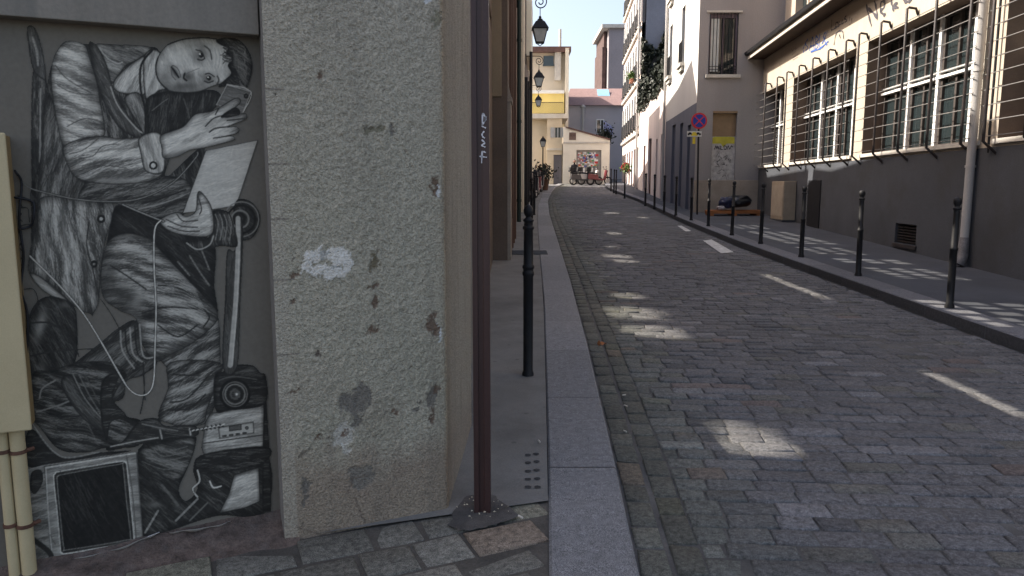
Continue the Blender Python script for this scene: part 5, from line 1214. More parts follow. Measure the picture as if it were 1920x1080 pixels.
# brick tower block
Tw = thing('brick_tower', (13, 78, 3), 'tall grey and brick building standing highest at the end of the street', 'building'); YT = 78
mb = MB(); slab(mb, 1137, 1200, 52, 345, YT, 8); mb.build('wall', mat('weathered_grey_wall', (0.26, 0.24, 0.25), 0.9, 0.12, 0.3, 8, 0.2), Tw)
mb = MB(); slab(mb, 1128, 1136.8, 56, 345, YT + 1.5, 7); slab(mb, 1125.5, 1136.5, 88, 345, YT + 1.2, 7); mb.build('brick_flank', mat('dark_brick', (0.085, 0.055, 0.05), 0.9, 0.3, 2, 12, 0.3), Tw)
mb = MB(); slab(mb, 1129, 1205, 45, 51.8, YT - .3, 9); mb.build('cornice', M_sill, Tw)
# cream house at left with flat roof, flue, yellow storey, terrace
Ho = thing('yellow_storey_house', (3, YE + 1, 2), 'cream house with a yellow storey, roof terrace and brown flat roof behind the lanterns', 'building'); Y1_ = 56
mb = MB(); slab(mb, 985, 1067, 97, 172, Y1_ + 1, 7); mb.build('upper_wall', mat('buff_render', (0.52, 0.45, 0.35), 0.9, 0.08, 0.5), Ho)
mb = MB(); slab(mb, 985, 1071, 87, 96.8, Y1_ + .4, 8); mb.build('roof', M_roofd, Ho)
mb = MB(); slab(mb, 1040, 1052, 96, 150, Y1_ + .6, .38); p = PX(1050, 110, Y1_ + .8); q = PX(1050, 55, Y1_ + .8); mb.tube([(p[0], Y1_ + .75, p[1]), (p[0], Y1_ + .75, q[1])], 0.09, 8); mb.build('chimney', M_sill, Ho)
mb = MB(); r_ = recpx(1019, 1038, 105, 121, Y1_ + 1); mb.box(r_[0], r_[1], Y1_ + .96, Y1_ + .998, r_[2], r_[3]); mb.box(r_[0] - .05, r_[1] + .05, Y1_ + .9, Y1_ + .959, r_[2] - .12, r_[2] - .002); mb.build('window', M_glass, Ho)
mb = MB(); slab(mb, 985, 1058, 175, 212, Y1_, 7); mb.build('yellow_storey', M_yell, Ho)
mb = MB(); slab(mb, 985, 1058, 169, 174.8, Y1_ - .3, 7); mb.build('roof_ledge', M_frame, Ho)
mb = MB(); slab(mb, 1058.5, 1067, 90, 345, Y1_ + .2, 6); mb.build('corner_pier', M_cream, Ho)
# ochre lower block with rounded corner
mb = MB(); Yo = YE + 0.5
slab(mb, 985, 1027, 222, 345, Yo + .6, 5); mb.build('shaded_lower_wall', M_ochre, Ho)
mb = MB(); r_w = recpx(1039, 1053, 239, 258, Yo); r_d = recpx(1037.5, 1053.5, 290, 350, Yo); FO = Frame(0, Yo, 1, 0)
facade(mb, FO, PX(1027.2, 1, Yo)[0], PX(1056, 1, Yo)[0], 1.2, PX(1, 222, Yo)[1], [r_w, (r_d[0], r_d[1], 1.2, r_d[3])], 0.15); mb.box(PX(1027.2, 1, Yo)[0], PX(1056, 1, Yo)[0], Yo + .16, Yo + 4, 1.2, PX(1, 222, Yo)[1]); mb.build('lower_wall', M_ochre, Ho)
mb = MB(); slab(mb, 985, 1066, 213, 221.8, Yo - .1, 5); mb.box(PX(1027, 1, Yo)[0], PX(1056, 1, Yo)[0], Yo - .08, Yo - .002, PX(1, 282, Yo)[1], PX(1, 278, Yo)[1]); mb.build('ledge', M_cream, Ho)
mb = MB(); mb.box(r_w[0], r_w[1], Yo + .1, Yo + .12, r_w[2], r_w[3]); wo = mb.build('window', M_glass, Ho)
mb = MB(); xm = (r_w[0] + r_w[1]) / 2
for x in (r_w[0], xm - .04, r_w[1] - .08): mb.box(x, x + .08, Yo + .06, Yo + .099, r_w[2], r_w[3])
mb.box(r_w[0] - .25, r_w[0] - .01, Yo - .05, Yo - .003, r_w[2], r_w[3]); mb.box(r_w[1] + .01, r_w[1] + .2, Yo - .05, Yo - .003, r_w[2], r_w[3]); o = mb.build('frame', M_slat); o.parent = wo
mb = MB(); mb.box(r_d[0], r_d[1], Yo + .1, Yo + .14, 1.3, r_d[3]); mb.box((r_d[0] + r_d[1]) / 2 - .03, (r_d[0] + r_d[1]) / 2 + .03, Yo + .07, Yo + .099, 1.3, r_d[3]); mb.build('door', M_greyd, Ho)
mb = MB(); a, b = PX(985, 213, Yo), PX(1056, 213, Yo)
for k in range(40): x = a[0] + (b[0] - a[0]) * k / 39; mb.tube([(x, Yo, a[1]), (x, Yo, a[1] + .75)], 0.012, 4)
mb.tube([(a[0], Yo, a[1] + .75), (b[0], Yo, a[1] + .75)], 0.025, 5); mb.build('terrace_rail', M_black, Ho)
# laundry / parasol on the terrace right of the lilac window
mb = MB(); c = PX(1140, 262, 58); 
pts = []
for k in range(9): pts.append((c[0] - 0.35 + 0.09 * k, 58 + 0.12 * (k % 2), PX(1140, 226, 58)[1] - 0.06 * k))
vs = pts + [(p[0], p[1] + .05 * (i % 2), p[2] - 1.3 + 0.09 * i) for i, p in enumerate(pts)]
mb.add(vs, [(i, i + 1, 10 + i, 9 + i) for i in range(8)]); o = mb.build('hanging_cloth', mat('blue_white_cloth', (0.4, 0.42, 0.62), 0.9, 0.3, 6)); sol = o.modifiers.new('s', 'SOLIDIFY'); sol.thickness = 0.01; tag(o, 'blue and white cloth hanging out beside the far grey window', 'cloth')
mb = MB(); c0_ = PX(1134, 262, 57); leaves(mb, [Vector((c0_[0] + rng.normal() * .3, 57 + rng.normal() * .25, c0_[1] + 0.35 + rng.normal() * .28)) for _ in range(500)], 0.1); t_ = thing('terrace_shrub', (c0_[0], 57, c0_[1] - .2), 'dark shrub behind the garage roof beside the hanging cloth', 'shrub'); mb.build('foliage', M_leaf, t_, colattr=True)
mb = MB(); mb.tube([(c0_[0], 57, c0_[1] - 1.2), (c0_[0], 57, c0_[1] + .6)], [0.06, 0.03], 6); mb.build('stem', M_bark, t_)
# ================================================================ STREET FURNITURE AND SMALL THINGS
# no-stopping sign
M_signr = mat('sign_red', (0.55, 0.03, 0.04), 0.35, 0.03, 3, 30, 0); M_signb = mat('sign_blue', (0.02, 0.045, 0.30), 0.35, 0.03, 3, 30, 0); M_signw = mat('sign_white', (0.6, 0.6, 0.58), 0.4, 0.05, 3, 30, 0)
ps = gp(1307, 402, 0.12); Ys = ps.y; xs0 = ps.x
sg = thing('no_stopping_sign', (ps.x, ps.y, ps.z), 'round blue and red no-stopping sign on a dark pole in front of the grey building', 'sign')
zz_ = lambda py: py_(1310, py, Ys).z
cs = Vector((py_(1310, 227, Ys).x, Ys - 0.06, zz_(227)))
m = MB(); m.tube([(ps.x, Ys, ps.z - .02), (cs.x, Ys, zz_(212))], 0.028, 10); m.build('pole', M_black, sg)
def disc(c, r, y, col, name, parent, seg=40, d=0.008): m = MB(); m.tube([(c.x, y, c.z), (c.x, y - d, c.z)], r, seg); return m.build(name, col, parent)
R_ = 0.245; disc(cs, R_, cs.y, M_signr, 'disc', sg); disc(cs, R_ * 0.79, cs.y - 0.010, M_signb, 'blue_field', sg)
m = MB()
for s_ in (1, -1):
    d = Vector((math.cos(R(45 * s_)), 0, math.sin(R(45 * s_)))); e = Vector((-d.z, 0, d.x)); hw, L = 0.015, R_ * 0.80; o_ = 0.0008 * s_
    m.prism([cs + d * L + e * hw + Vector((0, -0.020 + o_, 0)), cs - d * L + e * hw + Vector((0, -0.020 + o_, 0)), cs - d * L - e * hw + Vector((0, -0.020 + o_, 0)), cs + d * L - e * hw + Vector((0, -0.020 + o_, 0))], (0, -0.003, 0))
m.build('red_cross', M_signr, sg)
x0, x1 = py_(1295, 1, Ys).x, py_(1323, 1, Ys).x
m = MB(); m.box(x0, x1, Ys - .065, Ys - .055, zz_(256.5), zz_(246)); pp = m.build('plate', M_signw, sg)
m = MB()
zc_ = zz_(251.5)
for s_ in (-1, 1):   # tow-away pictogram: two small cars either side
    xm = (x0 + x1) / 2 + s_ * 0.125
    m.prism([(xm - .085, Ys - .0655, zc_ - .02), (xm + .085, Ys - .0655, zc_ - .02), (xm + .08, Ys - .0655, zc_ + .015), (xm + .04, Ys - .0655, zc_ + .02), (xm + .02, Ys - .0655, zc_ + .05), (xm - .04, Ys - .0655, zc_ + .05), (xm - .06, Ys - .0655, zc_ + .02), (xm - .085, Ys - .0655, zc_ + .01)], (0, -.002, 0))
    for q in (-.045, .045): m.tube([(xm + q, Ys - .0655, zc_ - .025), (xm + q, Ys - .0685, zc_ - .025)], 0.02, 10)
o = m.build('pictogram', M_black); o.parent = pp; o.matrix_parent_inverse = pp.matrix_world.inverted()
M_yst = mat('yellow_sticker', (0.65, 0.50, 0.04), 0.5, 0.08, 5, 30, 0)
m = MB(); xm = (x0 + x1) / 2
m.prism([(xm - .10, Ys - .069, zc_ - .055), (xm + .10, Ys - .069, zc_ - .055), (xm + .04, Ys - .069, zc_ + .06), (xm - .05, Ys - .069, zc_ + .055)], (0, -.002, 0)); m.box(xm - .04, xm + .045, Ys - .035, Ys - .03, zz_(270), zz_(257)); m.build('yellow_sticker', M_yst, sg)

# bollards
def make_bollard(name, lbl, grp, h, s_=1.0):
    t = thing(name, (0, 0, 0), lbl, 'bollard', grp)
    m = MB(); m.lathe((0, 0, 0), [(0.062 * s_, -0.03), (0.062 * s_, 0.02), (0.047 * s_, 0.05), (0.045 * s_, h * 0.52), (0.052 * s_, h * 0.525), (0.052 * s_, h * 0.545), (0.043 * s_, h * 0.55), (0.038 * s_, h * 0.88)], 18); m.build('post', M_black, t)
    m = MB(); m.lathe((0, 0, 0), [(0.038 * s_, h * 0.881), (0.052 * s_, h * 0.89), (0.052 * s_, h * 0.905), (0.036 * s_, h * 0.91), (0.036 * s_, h * 0.925), (0.050 * s_, h * 0.94), (0.054 * s_, h * 0.965), (0.048 * s_, h * 0.985), (0.02 * s_, h * 1.0), (0.001, h * 1.001)], 18); m.build('cap', M_black, t)
    return t
BOL = [(1780, 577), (1609, 517), (1502, 482), (1426, 457), (1372, 441), (1328, 424), (1296, 413), (1267, 404), (1245, 397), (1227, 391), (1210, 385), (1171, 371), (1155, 363), (1151, 361.3), (1145.5, 357.5)]
ORD = ['nearest black bollard on the right kerb, beside the pale downpipe', 'second black bollard on the right kerb, in front of the low cellar vent', 'third black bollard on the right kerb, before the dark door',
       'fourth black bollard on the right kerb, left of the beige cabinet', 'fifth black bollard on the right kerb, in front of the black bags', 'sixth black bollard on the right kerb, in front of the pasted board', 'seventh black bollard on the right kerb, just left of the sign pole',
       'eighth black bollard on the right kerb, before the shaded corner of the plain building', 'ninth black bollard on the right kerb along the plain building', 'tenth black bollard on the right kerb along the plain building', 'eleventh black bollard on the right kerb, by the low white building',
       'twelfth black bollard on the right kerb, standing alone after a gap', 'first of the three farthest close-set bollards on the right kerb', 'middle of the three farthest close-set bollards on the right kerb', 'last and farthest black bollard on the right kerb']
bp = make_bollard('bollard', ORD[0], 'bollards along the right kerb', 1.19, 0.8)
for i, (x, y) in enumerate(BOL):
    p = gp(x, y, 0.12); t = bp if i == 0 else copy_tree(bp, p); t.location = p; t['label'] = ORD[i]
    t.rotation_euler = (R(rng.normal() * 0.5), R(rng.normal() * 0.5), rng.random() * 6)
bl = thing('bollard', (0, 0, 0), 'tall black ringed bollard with a ball top on the left pavement, nearest the camera', 'bollard', 'bollards along the left pavement')
m = MB(); h = 1.30; hz_ = 1.10
m.lathe((0, 0, 0), [(0.052, -0.03), (0.052, 0.01), (0.043, 0.03), (0.044, 0.68), (0.052, 0.69), (0.052, 0.71), (0.045, 0.715), (0.045, 0.73), (0.053, 0.735), (0.053, 0.75), (0.043, 0.76), (0.040, 0.99), (0.05, 1.0), (0.05, 1.015), (0.04, 1.02)], 20); m.build('post', M_black, bl)
m = MB(); m.lathe((0, 0, 0), [(0.04, 1.021), (0.036, 1.045), (0.047, 1.05), (0.047, 1.06), (0.025, 1.075)] + [(0.043 * math.sin(t), 1.118 - 0.043 * math.cos(t)) for t in [0.6 + 0.3 * k for k in range(9)]], 20); m.build('ball_top', M_black, bl)
for c_ in bl.children: c_.scale = (0.86, 0.86, 1.115)
bl.location = gp(990, 702, 0.05)
for (x, y, Yb, lb) in ((0.50, 0, 19.0, 'ringed bollard on the left pavement, half hidden behind the nearest one'), (0.72, 0, 24.0, 'ringed bollard on the left pavement before the parked scooters')):
    t = copy_tree(bl, (x, Yb, g(Yb) + 0.05)); t['label'] = lb

# lanterns on wall brackets
M_lglass = mat('lantern_glass', (0.45, 0.5, 0.52), 0.25, 0.1, 6, 30, 0, spec=0.6)
def lantern_parts(t, c, s_):
    def sq(z, r): return [c + Vector((r * a * s_, r * b * s_, z * s_)) for a, b in ((-1, -1), (1, -1), (1, 1), (-1, 1))]
    m = MB()
    for k in range(4):   # frame edges
        m.tube([sq(0, 0.11)[k], sq(0.36, 0.20)[k]], 0.012 * s_, 5)
        for z, r in ((0, .11), (.36, .20)): m.tube([sq(z, r)[k], sq(z, r)[(k + 1) % 4]], 0.012 * s_, 5)
        m.tube([sq(0, .11)[k], c + Vector((0, 0, -0.09 * s_))], 0.008 * s_, 5)
    m.build('frame', M_black, t)
    m = MB(); a, b = sq(0.005, 0.105), sq(0.355, 0.195)
    for k in range(4): m.quad(a[k], a[(k + 1) % 4], b[(k + 1) % 4], b[k])
    m.build('glass', M_lglass, t)
    m = MB(); R1, R2, R3 = sq(0.365, 0.235), sq(0.55, 0.13), sq(0.60, 0.07)
    m.add(R1 + R2, [(0, 1, 5, 4), (1, 2, 6, 5), (2, 3, 7, 6), (3, 0, 4, 7), (3, 2, 1, 0)]); m.add(R2 + R3, [(0, 1, 5, 4), (1, 2, 6, 5), (2, 3, 7, 6), (3, 0, 4, 7), (4, 5, 6, 7)])
    m.lathe(c + Vector((0, 0, 0.60 * s_)), [(0.05 * s_, 0), (0.08 * s_, 0.03 * s_), (0.03 * s_, 0.06 * s_), (0.045 * s_, 0.09 * s_), (0.01 * s_, 0.13 * s_)], 10); m.build('hood', M_black, t)
def wall_lantern(px, py_bot, Yl, lbl, arm_px, s_=1.0):
    c = py_(px, py_bot, Yl); top = c + Vector((0, 0, 0.72 * s_)); F = FL1 if Yl < 21 else FL2; wu = (Yl - F.o.y)
    wx = F.P(wu, 0, 0).x
    t = thing('wall_lantern', (wx, Yl, top.z + 0.5 * s_), lbl, 'lantern', 'lanterns hanging over the left pavement'); lantern_parts(t, c, s_)
    m = MB(); cx, cz = top.x, top.z + 0.20 * s_; za = cz + 0.36 * s_
    path = [(wx, Yl, za + 0.0), (cx - 0.05 * s_, Yl, za)]
    sp = []
    for k in range(34):
        a = math.pi / 2 - k * 0.33; r = 0.20 * s_ * (1 - k / 40); sp.append((cx - 0.0 + r * math.cos(a) , Yl, cz + 0.17 * s_ + r * math.sin(a)))
    path = [(wx, Yl, sp[0][2])] + sp
    m.tube(path, 0.017 * s_, 6); m.tube([(cx, Yl, top.z - .02), (cx, Yl, cz + 0.0 * s_)], 0.012 * s_, 6); m.tube([(wx + .02, Yl, sp[0][2] - 0.35 * s_), (wx + .02, Yl, sp[0][2] + .1)], 0.025, 6); m.build('bracket', M_black, t)
wall_lantern(1012.5, 80, 21.5, 'largest black square lantern hanging from a scrolled bracket over the left pavement', 0)
wall_lantern(1010.5, 162, 33.5, 'middle one of the three bracket lanterns, before the buff house window', 0)
wall_lantern(1009.5, 199, 46, 'smallest and lowest of the three bracket lanterns, before the yellow wall', 0, 0.95)
# standing lamp post at the far corner
Yl = 47; c = py_(1018, 275, Yl); t = thing('street_lamp', (c.x, Yl, g(Yl)), 'slender black standing lamp post by the ochre wall at the street end', 'street lamp')
m = MB(); m.lathe((c.x, Yl, 0), [(0.11, g(Yl)), (0.11, g(Yl) + .4), (0.05, g(Yl) + .6), (0.035, c.z - .1), (0.06, c.z - .05)], 10); m.build('post', M_black, t); lantern_parts(t, c, 0.9)

# rusty brown post at the corner
M_post = mat('oxide_brown_paint', (0.042, 0.019, 0.018), 0.45, 0.25, 2.5, 80, 0.25, 0.001, dirt=(0.10, 0.05, 0.035), dirt_amt=0.5, streak=True, spec=0.5)
pb = gp(905, 955, 0.05); zt_ = 4.2
post = thing('steel_post', (pb.x, pb.y, pb.z), 'oxide brown steel post with white scrawl standing beside the corner pillar', 'post')
m = MB(); hw = 0.038
pr = [(-hw, -hw), (-0.014, -hw), (-0.014, -hw + 0.010), (0.010, -hw + 0.010), (0.010, -hw), (hw, -hw), (hw, hw), (-hw, hw)]
m.prism([(pb.x + a, pb.y + b, pb.z - 0.05) for a, b in pr], (0, 0, zt_)); m.build('shaft', M_post, post, bevel=0.003)
m = MB(); M_scr = mat('white_marker', (0.62, 0.60, 0.62), 0.7, 0.15)
def pst(pts, wd=0.007):
    d = []
    for x, y in smooth(pts, False, 4):
        q = py_(x, y, pb.y - hw - 0.0015); d.append(q)
    m.ribbon(d, wd, (0, -1, 0))
for s_ in ([(905, 212), (904, 236)], [(905, 212), (911, 222), (907, 230), (904, 236), (911, 240)], [(911, 218), (909, 228)], [(908, 246), (904, 251), (905, 256), (909, 259)], [(903, 262), (909, 268), (903, 272), (910, 276)], [(904, 283), (903, 306)], [(899, 293), (913, 295)], [(906, 284), (911, 286)]): pst(s_)
m.build('white_scrawl', M_scr, post)
m = MB(); leafs = []
for _ in range(34):
    a = rng.random() * 6.28; r = 0.05 + 0.07 * rng.random(); p = Vector((pb.x + r * math.cos(a) * 1.2, pb.y - 0.02 + r * math.sin(a), 0)); z = g(p.y) + 0.07; s_ = 0.003 + 0.006 * rng.random(); th = rng.random() * 3
    m.add([(p.x + s_ * math.cos(th), p.y + s_ * math.sin(th), z), (p.x - s_ * .5 * math.sin(th), p.y + s_ * .5 * math.cos(th), z + .004), (p.x - s_ * math.cos(th), p.y - s_ * math.sin(th), z + .001), (p.x + s_ * .5 * math.sin(th), p.y - s_ * .5 * math.cos(th), z)], [(0, 1, 2, 3)])
tag(m.build('debris', mat('pale_debris', (0.45, 0.40, 0.30), 0.9, 0.5, 60)), 'pale crumbs of rubble scattered around the foot of the brown post', 'debris', kind='stuff')

# cigarette ends and dry leaves in the gutter
M_butt = mat('cigarette_paper', (0.6, 0.55, 0.48), 0.8, 0.2)
BT = [(976, 971, 'white cigarette end beside the brown post on the pavement edge', 0.05), (1170, 742, 'cigarette end lying in the gutter, upper one of the near pair', 0.0), (1173, 762, 'cigarette end lying in the gutter, lower one of the near pair', 0.0), (1172, 810, 'cigarette end lying lowest in the gutter', 0.0), (1011, 829, 'pale scrap on the pavement above the stencil marks', 0.05)]
for x, y, lb, hh in BT:
    p = gp(x, y, hh); m = MB(); a = rng.random() * 3; d = Vector((math.cos(a), math.sin(a), 0)) * 0.014; z = Vector((0, 0, g(p.y) + hh + 0.006)); q = Vector((p.x, p.y, 0))
    m.tube([q - d + z, q + d + z], 0.0042, 8); tag(m.build('cigarette_end', M_butt), lb, 'litter', 'litter on the ground')
p = gp(1123, 648, 0.0); m = MB()
for k in range(3): leaves(m, [Vector((p.x + 0.03 * k, p.y + 0.02 * rng.normal(), g(p.y) + 0.02))], 0.03)
tag(m.build('dry_leaf', mat('orange_leaf', (0.35, 0.13, 0.05), 0.8)), 'small dry orange leaf lying in the left gutter', 'leaf')

# cast-iron gutter plate crossing the left pavement
m = MB(); a, b = gp(955, 474, 0.05), gp(1031, 474, 0.05)
for k in range(9): y = a.y - 0.28 + k * 0.075; m.box(a.x, b.x - .05, y, y + 0.06, g(y) + 0.052, g(y) + 0.056)
tag(m.build('drain_cover', M_black), 'dark ribbed drain cover across the left pavement', 'drain cover')

# ================================================================ CABINET, RECESS AND POSTER
M_box = mat('cream_cabinet_paint', (0.54, 0.44, 0.26), 0.6, 0.07, 2.0, 200, 0.4, 0.0015, dirt=(0.36, 0.27, 0.14), dirt_amt=0.4, spec=0.4)
nF = -0.04; uR = FP.px(31, 530, nF)[0]; zt_, zb_ = FP.px(18, 252, nF)[1], FP.px(50, 805, nF)[1]
bx = thing('electric_cabinet', FP.P(uR - 0.25, 0, zb_), 'cream metal cabinet fixed to the wall at the left edge above two pipes', 'cabinet')
m = MB(); m.fbox(FP, uR - 0.42, uR, -REC, nF - 0.012, zb_, zt_); m.build('body', mat('cream_cabinet_shaded_side', (0.30, 0.21, 0.10), 0.6, 0.1, 3, 200, 0.3), bx, bevel=0.004)  # shaded side painted in as a darker copy of the cover colour
m = MB(); m.fbox(FP, uR - 0.43, uR + 0.006, nF - 0.011, nF, zb_ - 0.006, zt_ + 0.006); m.build('cover', M_box, bx, bevel=0.006)
m = MB(); m.lathe(FP.P(uR - 0.30, nF, (zb_ + zt_) / 2), [(0.012, -0.004), (0.012, 0.004)], 10)
for i, (pxx, rr, lb) in enumerate(((30, 0.026, 'thick cream conduit pipe below the cabinet, nearest the television drawing'), (1, 0.020, 'cream conduit pipe below the cabinet at the very left edge'))):
    u_ = FP.px(pxx, 930, 0.0)[0]; t = thing('conduit_pipe', FP.P(u_, 0, 0), lb, 'pipe', 'conduit pipes under the cabinet')
    m = MB(); m.tube([FP.P(u_, -REC + 0.05, -0.1), FP.P(u_, -REC + 0.05, zb_ - .008)], rr, 16); m.build('pipe', M_box, t)
    for py0 in (850, 990):
        z = FP.px(pxx, py0, -REC + .05)[1]; m = MB(); m.tube([FP.P(u_, -REC + 0.05, z), FP.P(u_, -REC + 0.05, z + 0.014)], rr + 0.004, 16); m.tube([FP.P(u_ + rr, -REC + .05, z + .007), FP.P(u_ + rr + .02, -REC + .03, z + .007)], 0.008, 6); m.build('clamp', mat('rusty_clamp', (0.12, 0.06, 0.04), 0.7, 0.4, 20), t)
# cables behind the cabinet
for i, (pa, lb) in enumerate((([(28, 320), (40, 345), (36, 420), (44, 470), (40, 540), (52, 600), (50, 700), (58, 790)], 'thin black cable running down beside the cabinet edge'), ([(26, 370), (62, 380), (60, 420), (36, 430)], 'short black cable loop leaving the cabinet side'))):
    m = MB(); m.tube([FP.P(FP.px(x, y, -REC + .02)[0], -REC + 0.02 + 0.008 * math.sin(k), FP.px(x, y, -REC + .02)[1]) for k, (x, y) in enumerate(smooth(pa, False, 5))], 0.0045, 6)
    tag(m.build('cable', M_black), lb, 'cable')
# the cut-out paper figure, painted in stroke by stroke, pasted to the wall
nP = -REC + 0.003; ua, ub = FP.px(28, 600, nP)[0] - 0.06, -0.002; za, zb2 = FP.px(60, 1066, nP)[1] - 0.02, FP.px(260, 40, nP)[1] + .1
zb2 = min(zb2, BZ - 0.004)
us, zs = np.arange(ua, ub, 0.0026), np.arange(za, zb2, 0.0028); U, Z = np.meshgrid(us, zs)
o_ = FP.o + FP.n * nP; P = np.stack([o_.x + FP.u.x * U, o_.y + FP.u.y * U, Z], -1); PXg, PYg = proj(P)
def samp(img, x, y):
    x = np.clip(x - .5, 0, AW - 1.01); y = np.clip(y - .5, 0, AH - 1.01); i, j = x.astype(int), y.astype(int); a, b = x - i, y - j
    return (img[j, i] * (1 - a) + img[j, i + 1] * a) * (1 - b) + (img[j + 1, i] * (1 - a) + img[j + 1, i + 1] * a) * b
V = samp(art, PXg, PYg); Al = samp(alp, PXg, PYg)
V = np.clip(V, 3, 255); V = V + (fbm(U, Z, 0.012, 3, 2) - 0.5) * 9
L_ = np.where(V / 255 <= 0.04045, V / 255 / 12.92, ((np.clip(V, 0, 255) / 255 + 0.055) / 1.055) ** 2.4) * ARTK + 0.006
cols_ = np.stack([L_ * 1.08, L_ * 1.0, L_ * 0.84], -1)
inside = (PXg > 0) & (PXg < AW - 1)
kp = (Al > 0.45) & inside; kp = kp[:-1, :-1] & kp[1:, 1:]
M_paper = attr_mat('inked_paper', 0.75, 90, 0.12, 0.15, 0.001)
ppo = grid_mesh('paste_up_poster', P, kp, cols_, M_paper, None)
tag(ppo, 'life-size paper cut-out of a crouching man with phone pasted in the wall recess', 'poster')
m = MB()
for pts in ([(74, 1058), (140, 1045), (210, 1030), (270, 1008), (299, 997)], [(318, 998), (350, 992), (400, 985), (432, 976)]):
    q = smooth(pts, False, 6); top_ = [FP.P(FP.px(x, y, nP)[0], nP + .001, FP.px(x, y, nP)[1]) for x, y in q]
    n_ = len(top_); vs = []
    for i, p in enumerate(top_):
        k = 0.007 + 0.017 * math.sin(math.pi * i / (n_ - 1)) * (0.6 + 0.4 * math.sin(i)); vs += [p, p + FP.n * k * 0.9 + Vector((0, 0, -k * .3)), p + FP.n * k * 1.6 + Vector((0, 0, k * 0.5))]
    m.add(vs, [(3 * i + a, 3 * i + 3 + a, 3 * i + 4 + a, 3 * i + 1 + a) for i in range(n_ - 1) for a in (0, 1)], 0, None, True)
o = m.build('curled_edge', mat('bare_paper', (0.75, 0.73, 0.70), 0.8, 0.08), ppo)

# ================================================================ RIGHT PAVEMENT CLUTTER
cq = gp(1480, 419, 0.12); uC = FA.px(1490, 380)[0]
cab = thing('street_cabinet', (cq.x, cq.y, cq.z), 'beige utility cabinet against the grey base under the barred windows', 'cabinet')
u0_, u1_ = FA.px(1494, 380)[0], FA.px(1470, 380)[0]; zc0 = g(FA.P(u0_, 0, 0).y) + 0.12; ztp = FA.px(1480, 340)[1]
m = MB(); m.fbox(FA, u0_, u1_, 0.03, 0.36, zc0 + .06, ztp); m.build('body', mat('beige_cabinet', (0.33, 0.27, 0.20), 0.7, 0.12, 4), cab, bevel=0.01)
m = MB(); m.fbox(FA, u0_ + .05, u1_ - .05, 0.361, 0.372, zc0 + .15, ztp - .1); m.build('door', mat('beige_cabinet_door', (0.36, 0.30, 0.23), 0.7, 0.12, 4), cab)
m = MB(); m.fbox(FA, u0_ - .02, u1_ + .02, 0.02, 0.38, zc0 - .02, zc0 + .059); m.build('base', M_bedc if False else M_plinth, cab)
# heap: pallet boards with bin bags
hp = thing('timber_planks', gp(1370, 402, 0.12), 'orange-brown timber planks lying on the pavement below the black bags', 'planks')
M_wood = mat('orange_timber', (0.28, 0.11, 0.04), 0.8, 0.25, 3, 60, 0.4, streak=False)
a, b = gp(1318, 403, 0.12), gp(1420, 401, 0.12)
for k in range(3):
    m = MB(); y = b.y - 0.9 + 0.22 * k; x0_, x1_ = a.x + 0.05 * k, b.x - 0.1; z = g(y) + 0.125; m.box(x0_, x1_, y, y + 0.18, z + .06, z + 0.15); m.build('plank', M_wood, hp, bevel=0.006)
m = MB(); 
for q in (0.1, 0.5, 0.9): x = a.x + (b.x - .1 - a.x) * q; m.box(x - .05, x + .05, b.y - 0.9, b.y - 0.28, g(b.y - .6) + .1, g(b.y - .6) + 0.184)
m.build('bearer', M_wood, hp)
def bag(name, px, py, Y, rx, ry, rz, mt, lb, seed):
    c = py_(px, py, Y); bm = bmesh.new(); bmesh.ops.create_icosphere(bm, subdivisions=4, radius=1)
    for v in bm.verts:
        n_ = fbm(np.array(v.co.x + 3 + seed), np.array(v.co.y + v.co.z * 1.7 + 5), 0.6, seed, 3) - 0.5; s_ = 1 + 0.5 * float(n_); z = v.co.z
        if z > 0.75: s_ *= 1 - 0.5 * (z - 0.75) / .25
        v.co = Vector((v.co.x * rx * s_, v.co.y * ry * s_, max(z, -0.75) * rz * s_ + (0.12 * rz if z > 0.9 else 0)))
    me = bpy.data.meshes.new(name); bm.to_mesh(me); bm.free(); me.polygons.foreach_set('use_smooth', [True] * len(me.polygons)); me.materials.append(mt)
    o = bpy.data.objects.new(name, me); COL.objects.link(o); o.location = c; return tag(o, lb, 'bag', 'bags dumped on the planks')
M_bag = mat('black_plastic', (0.012, 0.013, 0.018), 0.35, 0.3, 6, 30, 0.4, 0.01, spec=0.5); M_bagb = mat('navy_plastic', (0.015, 0.022, 0.06), 0.35, 0.3, 6, 30, 0.4, 0.01, spec=0.5)
yb = b.y - 0.6
bag('rubbish_bag', 1384, 377, yb, 0.38, 0.28, 0.23, M_bag, 'large black rubbish bag lying on the orange planks', 2)
bag('rubbish_bag', 1362, 380, yb - .05, 0.24, 0.22, 0.22, M_bagb, 'smaller navy rubbish bag left of the large black one', 5)
bag('cloth_bundle', 1352, 390, yb - .1, 0.14, 0.12, 0.09, mat('pale_cloth', (0.35, 0.33, 0.33), 0.9, 0.3, 8), 'small pale cloth bundle at the left end of the planks', 8)

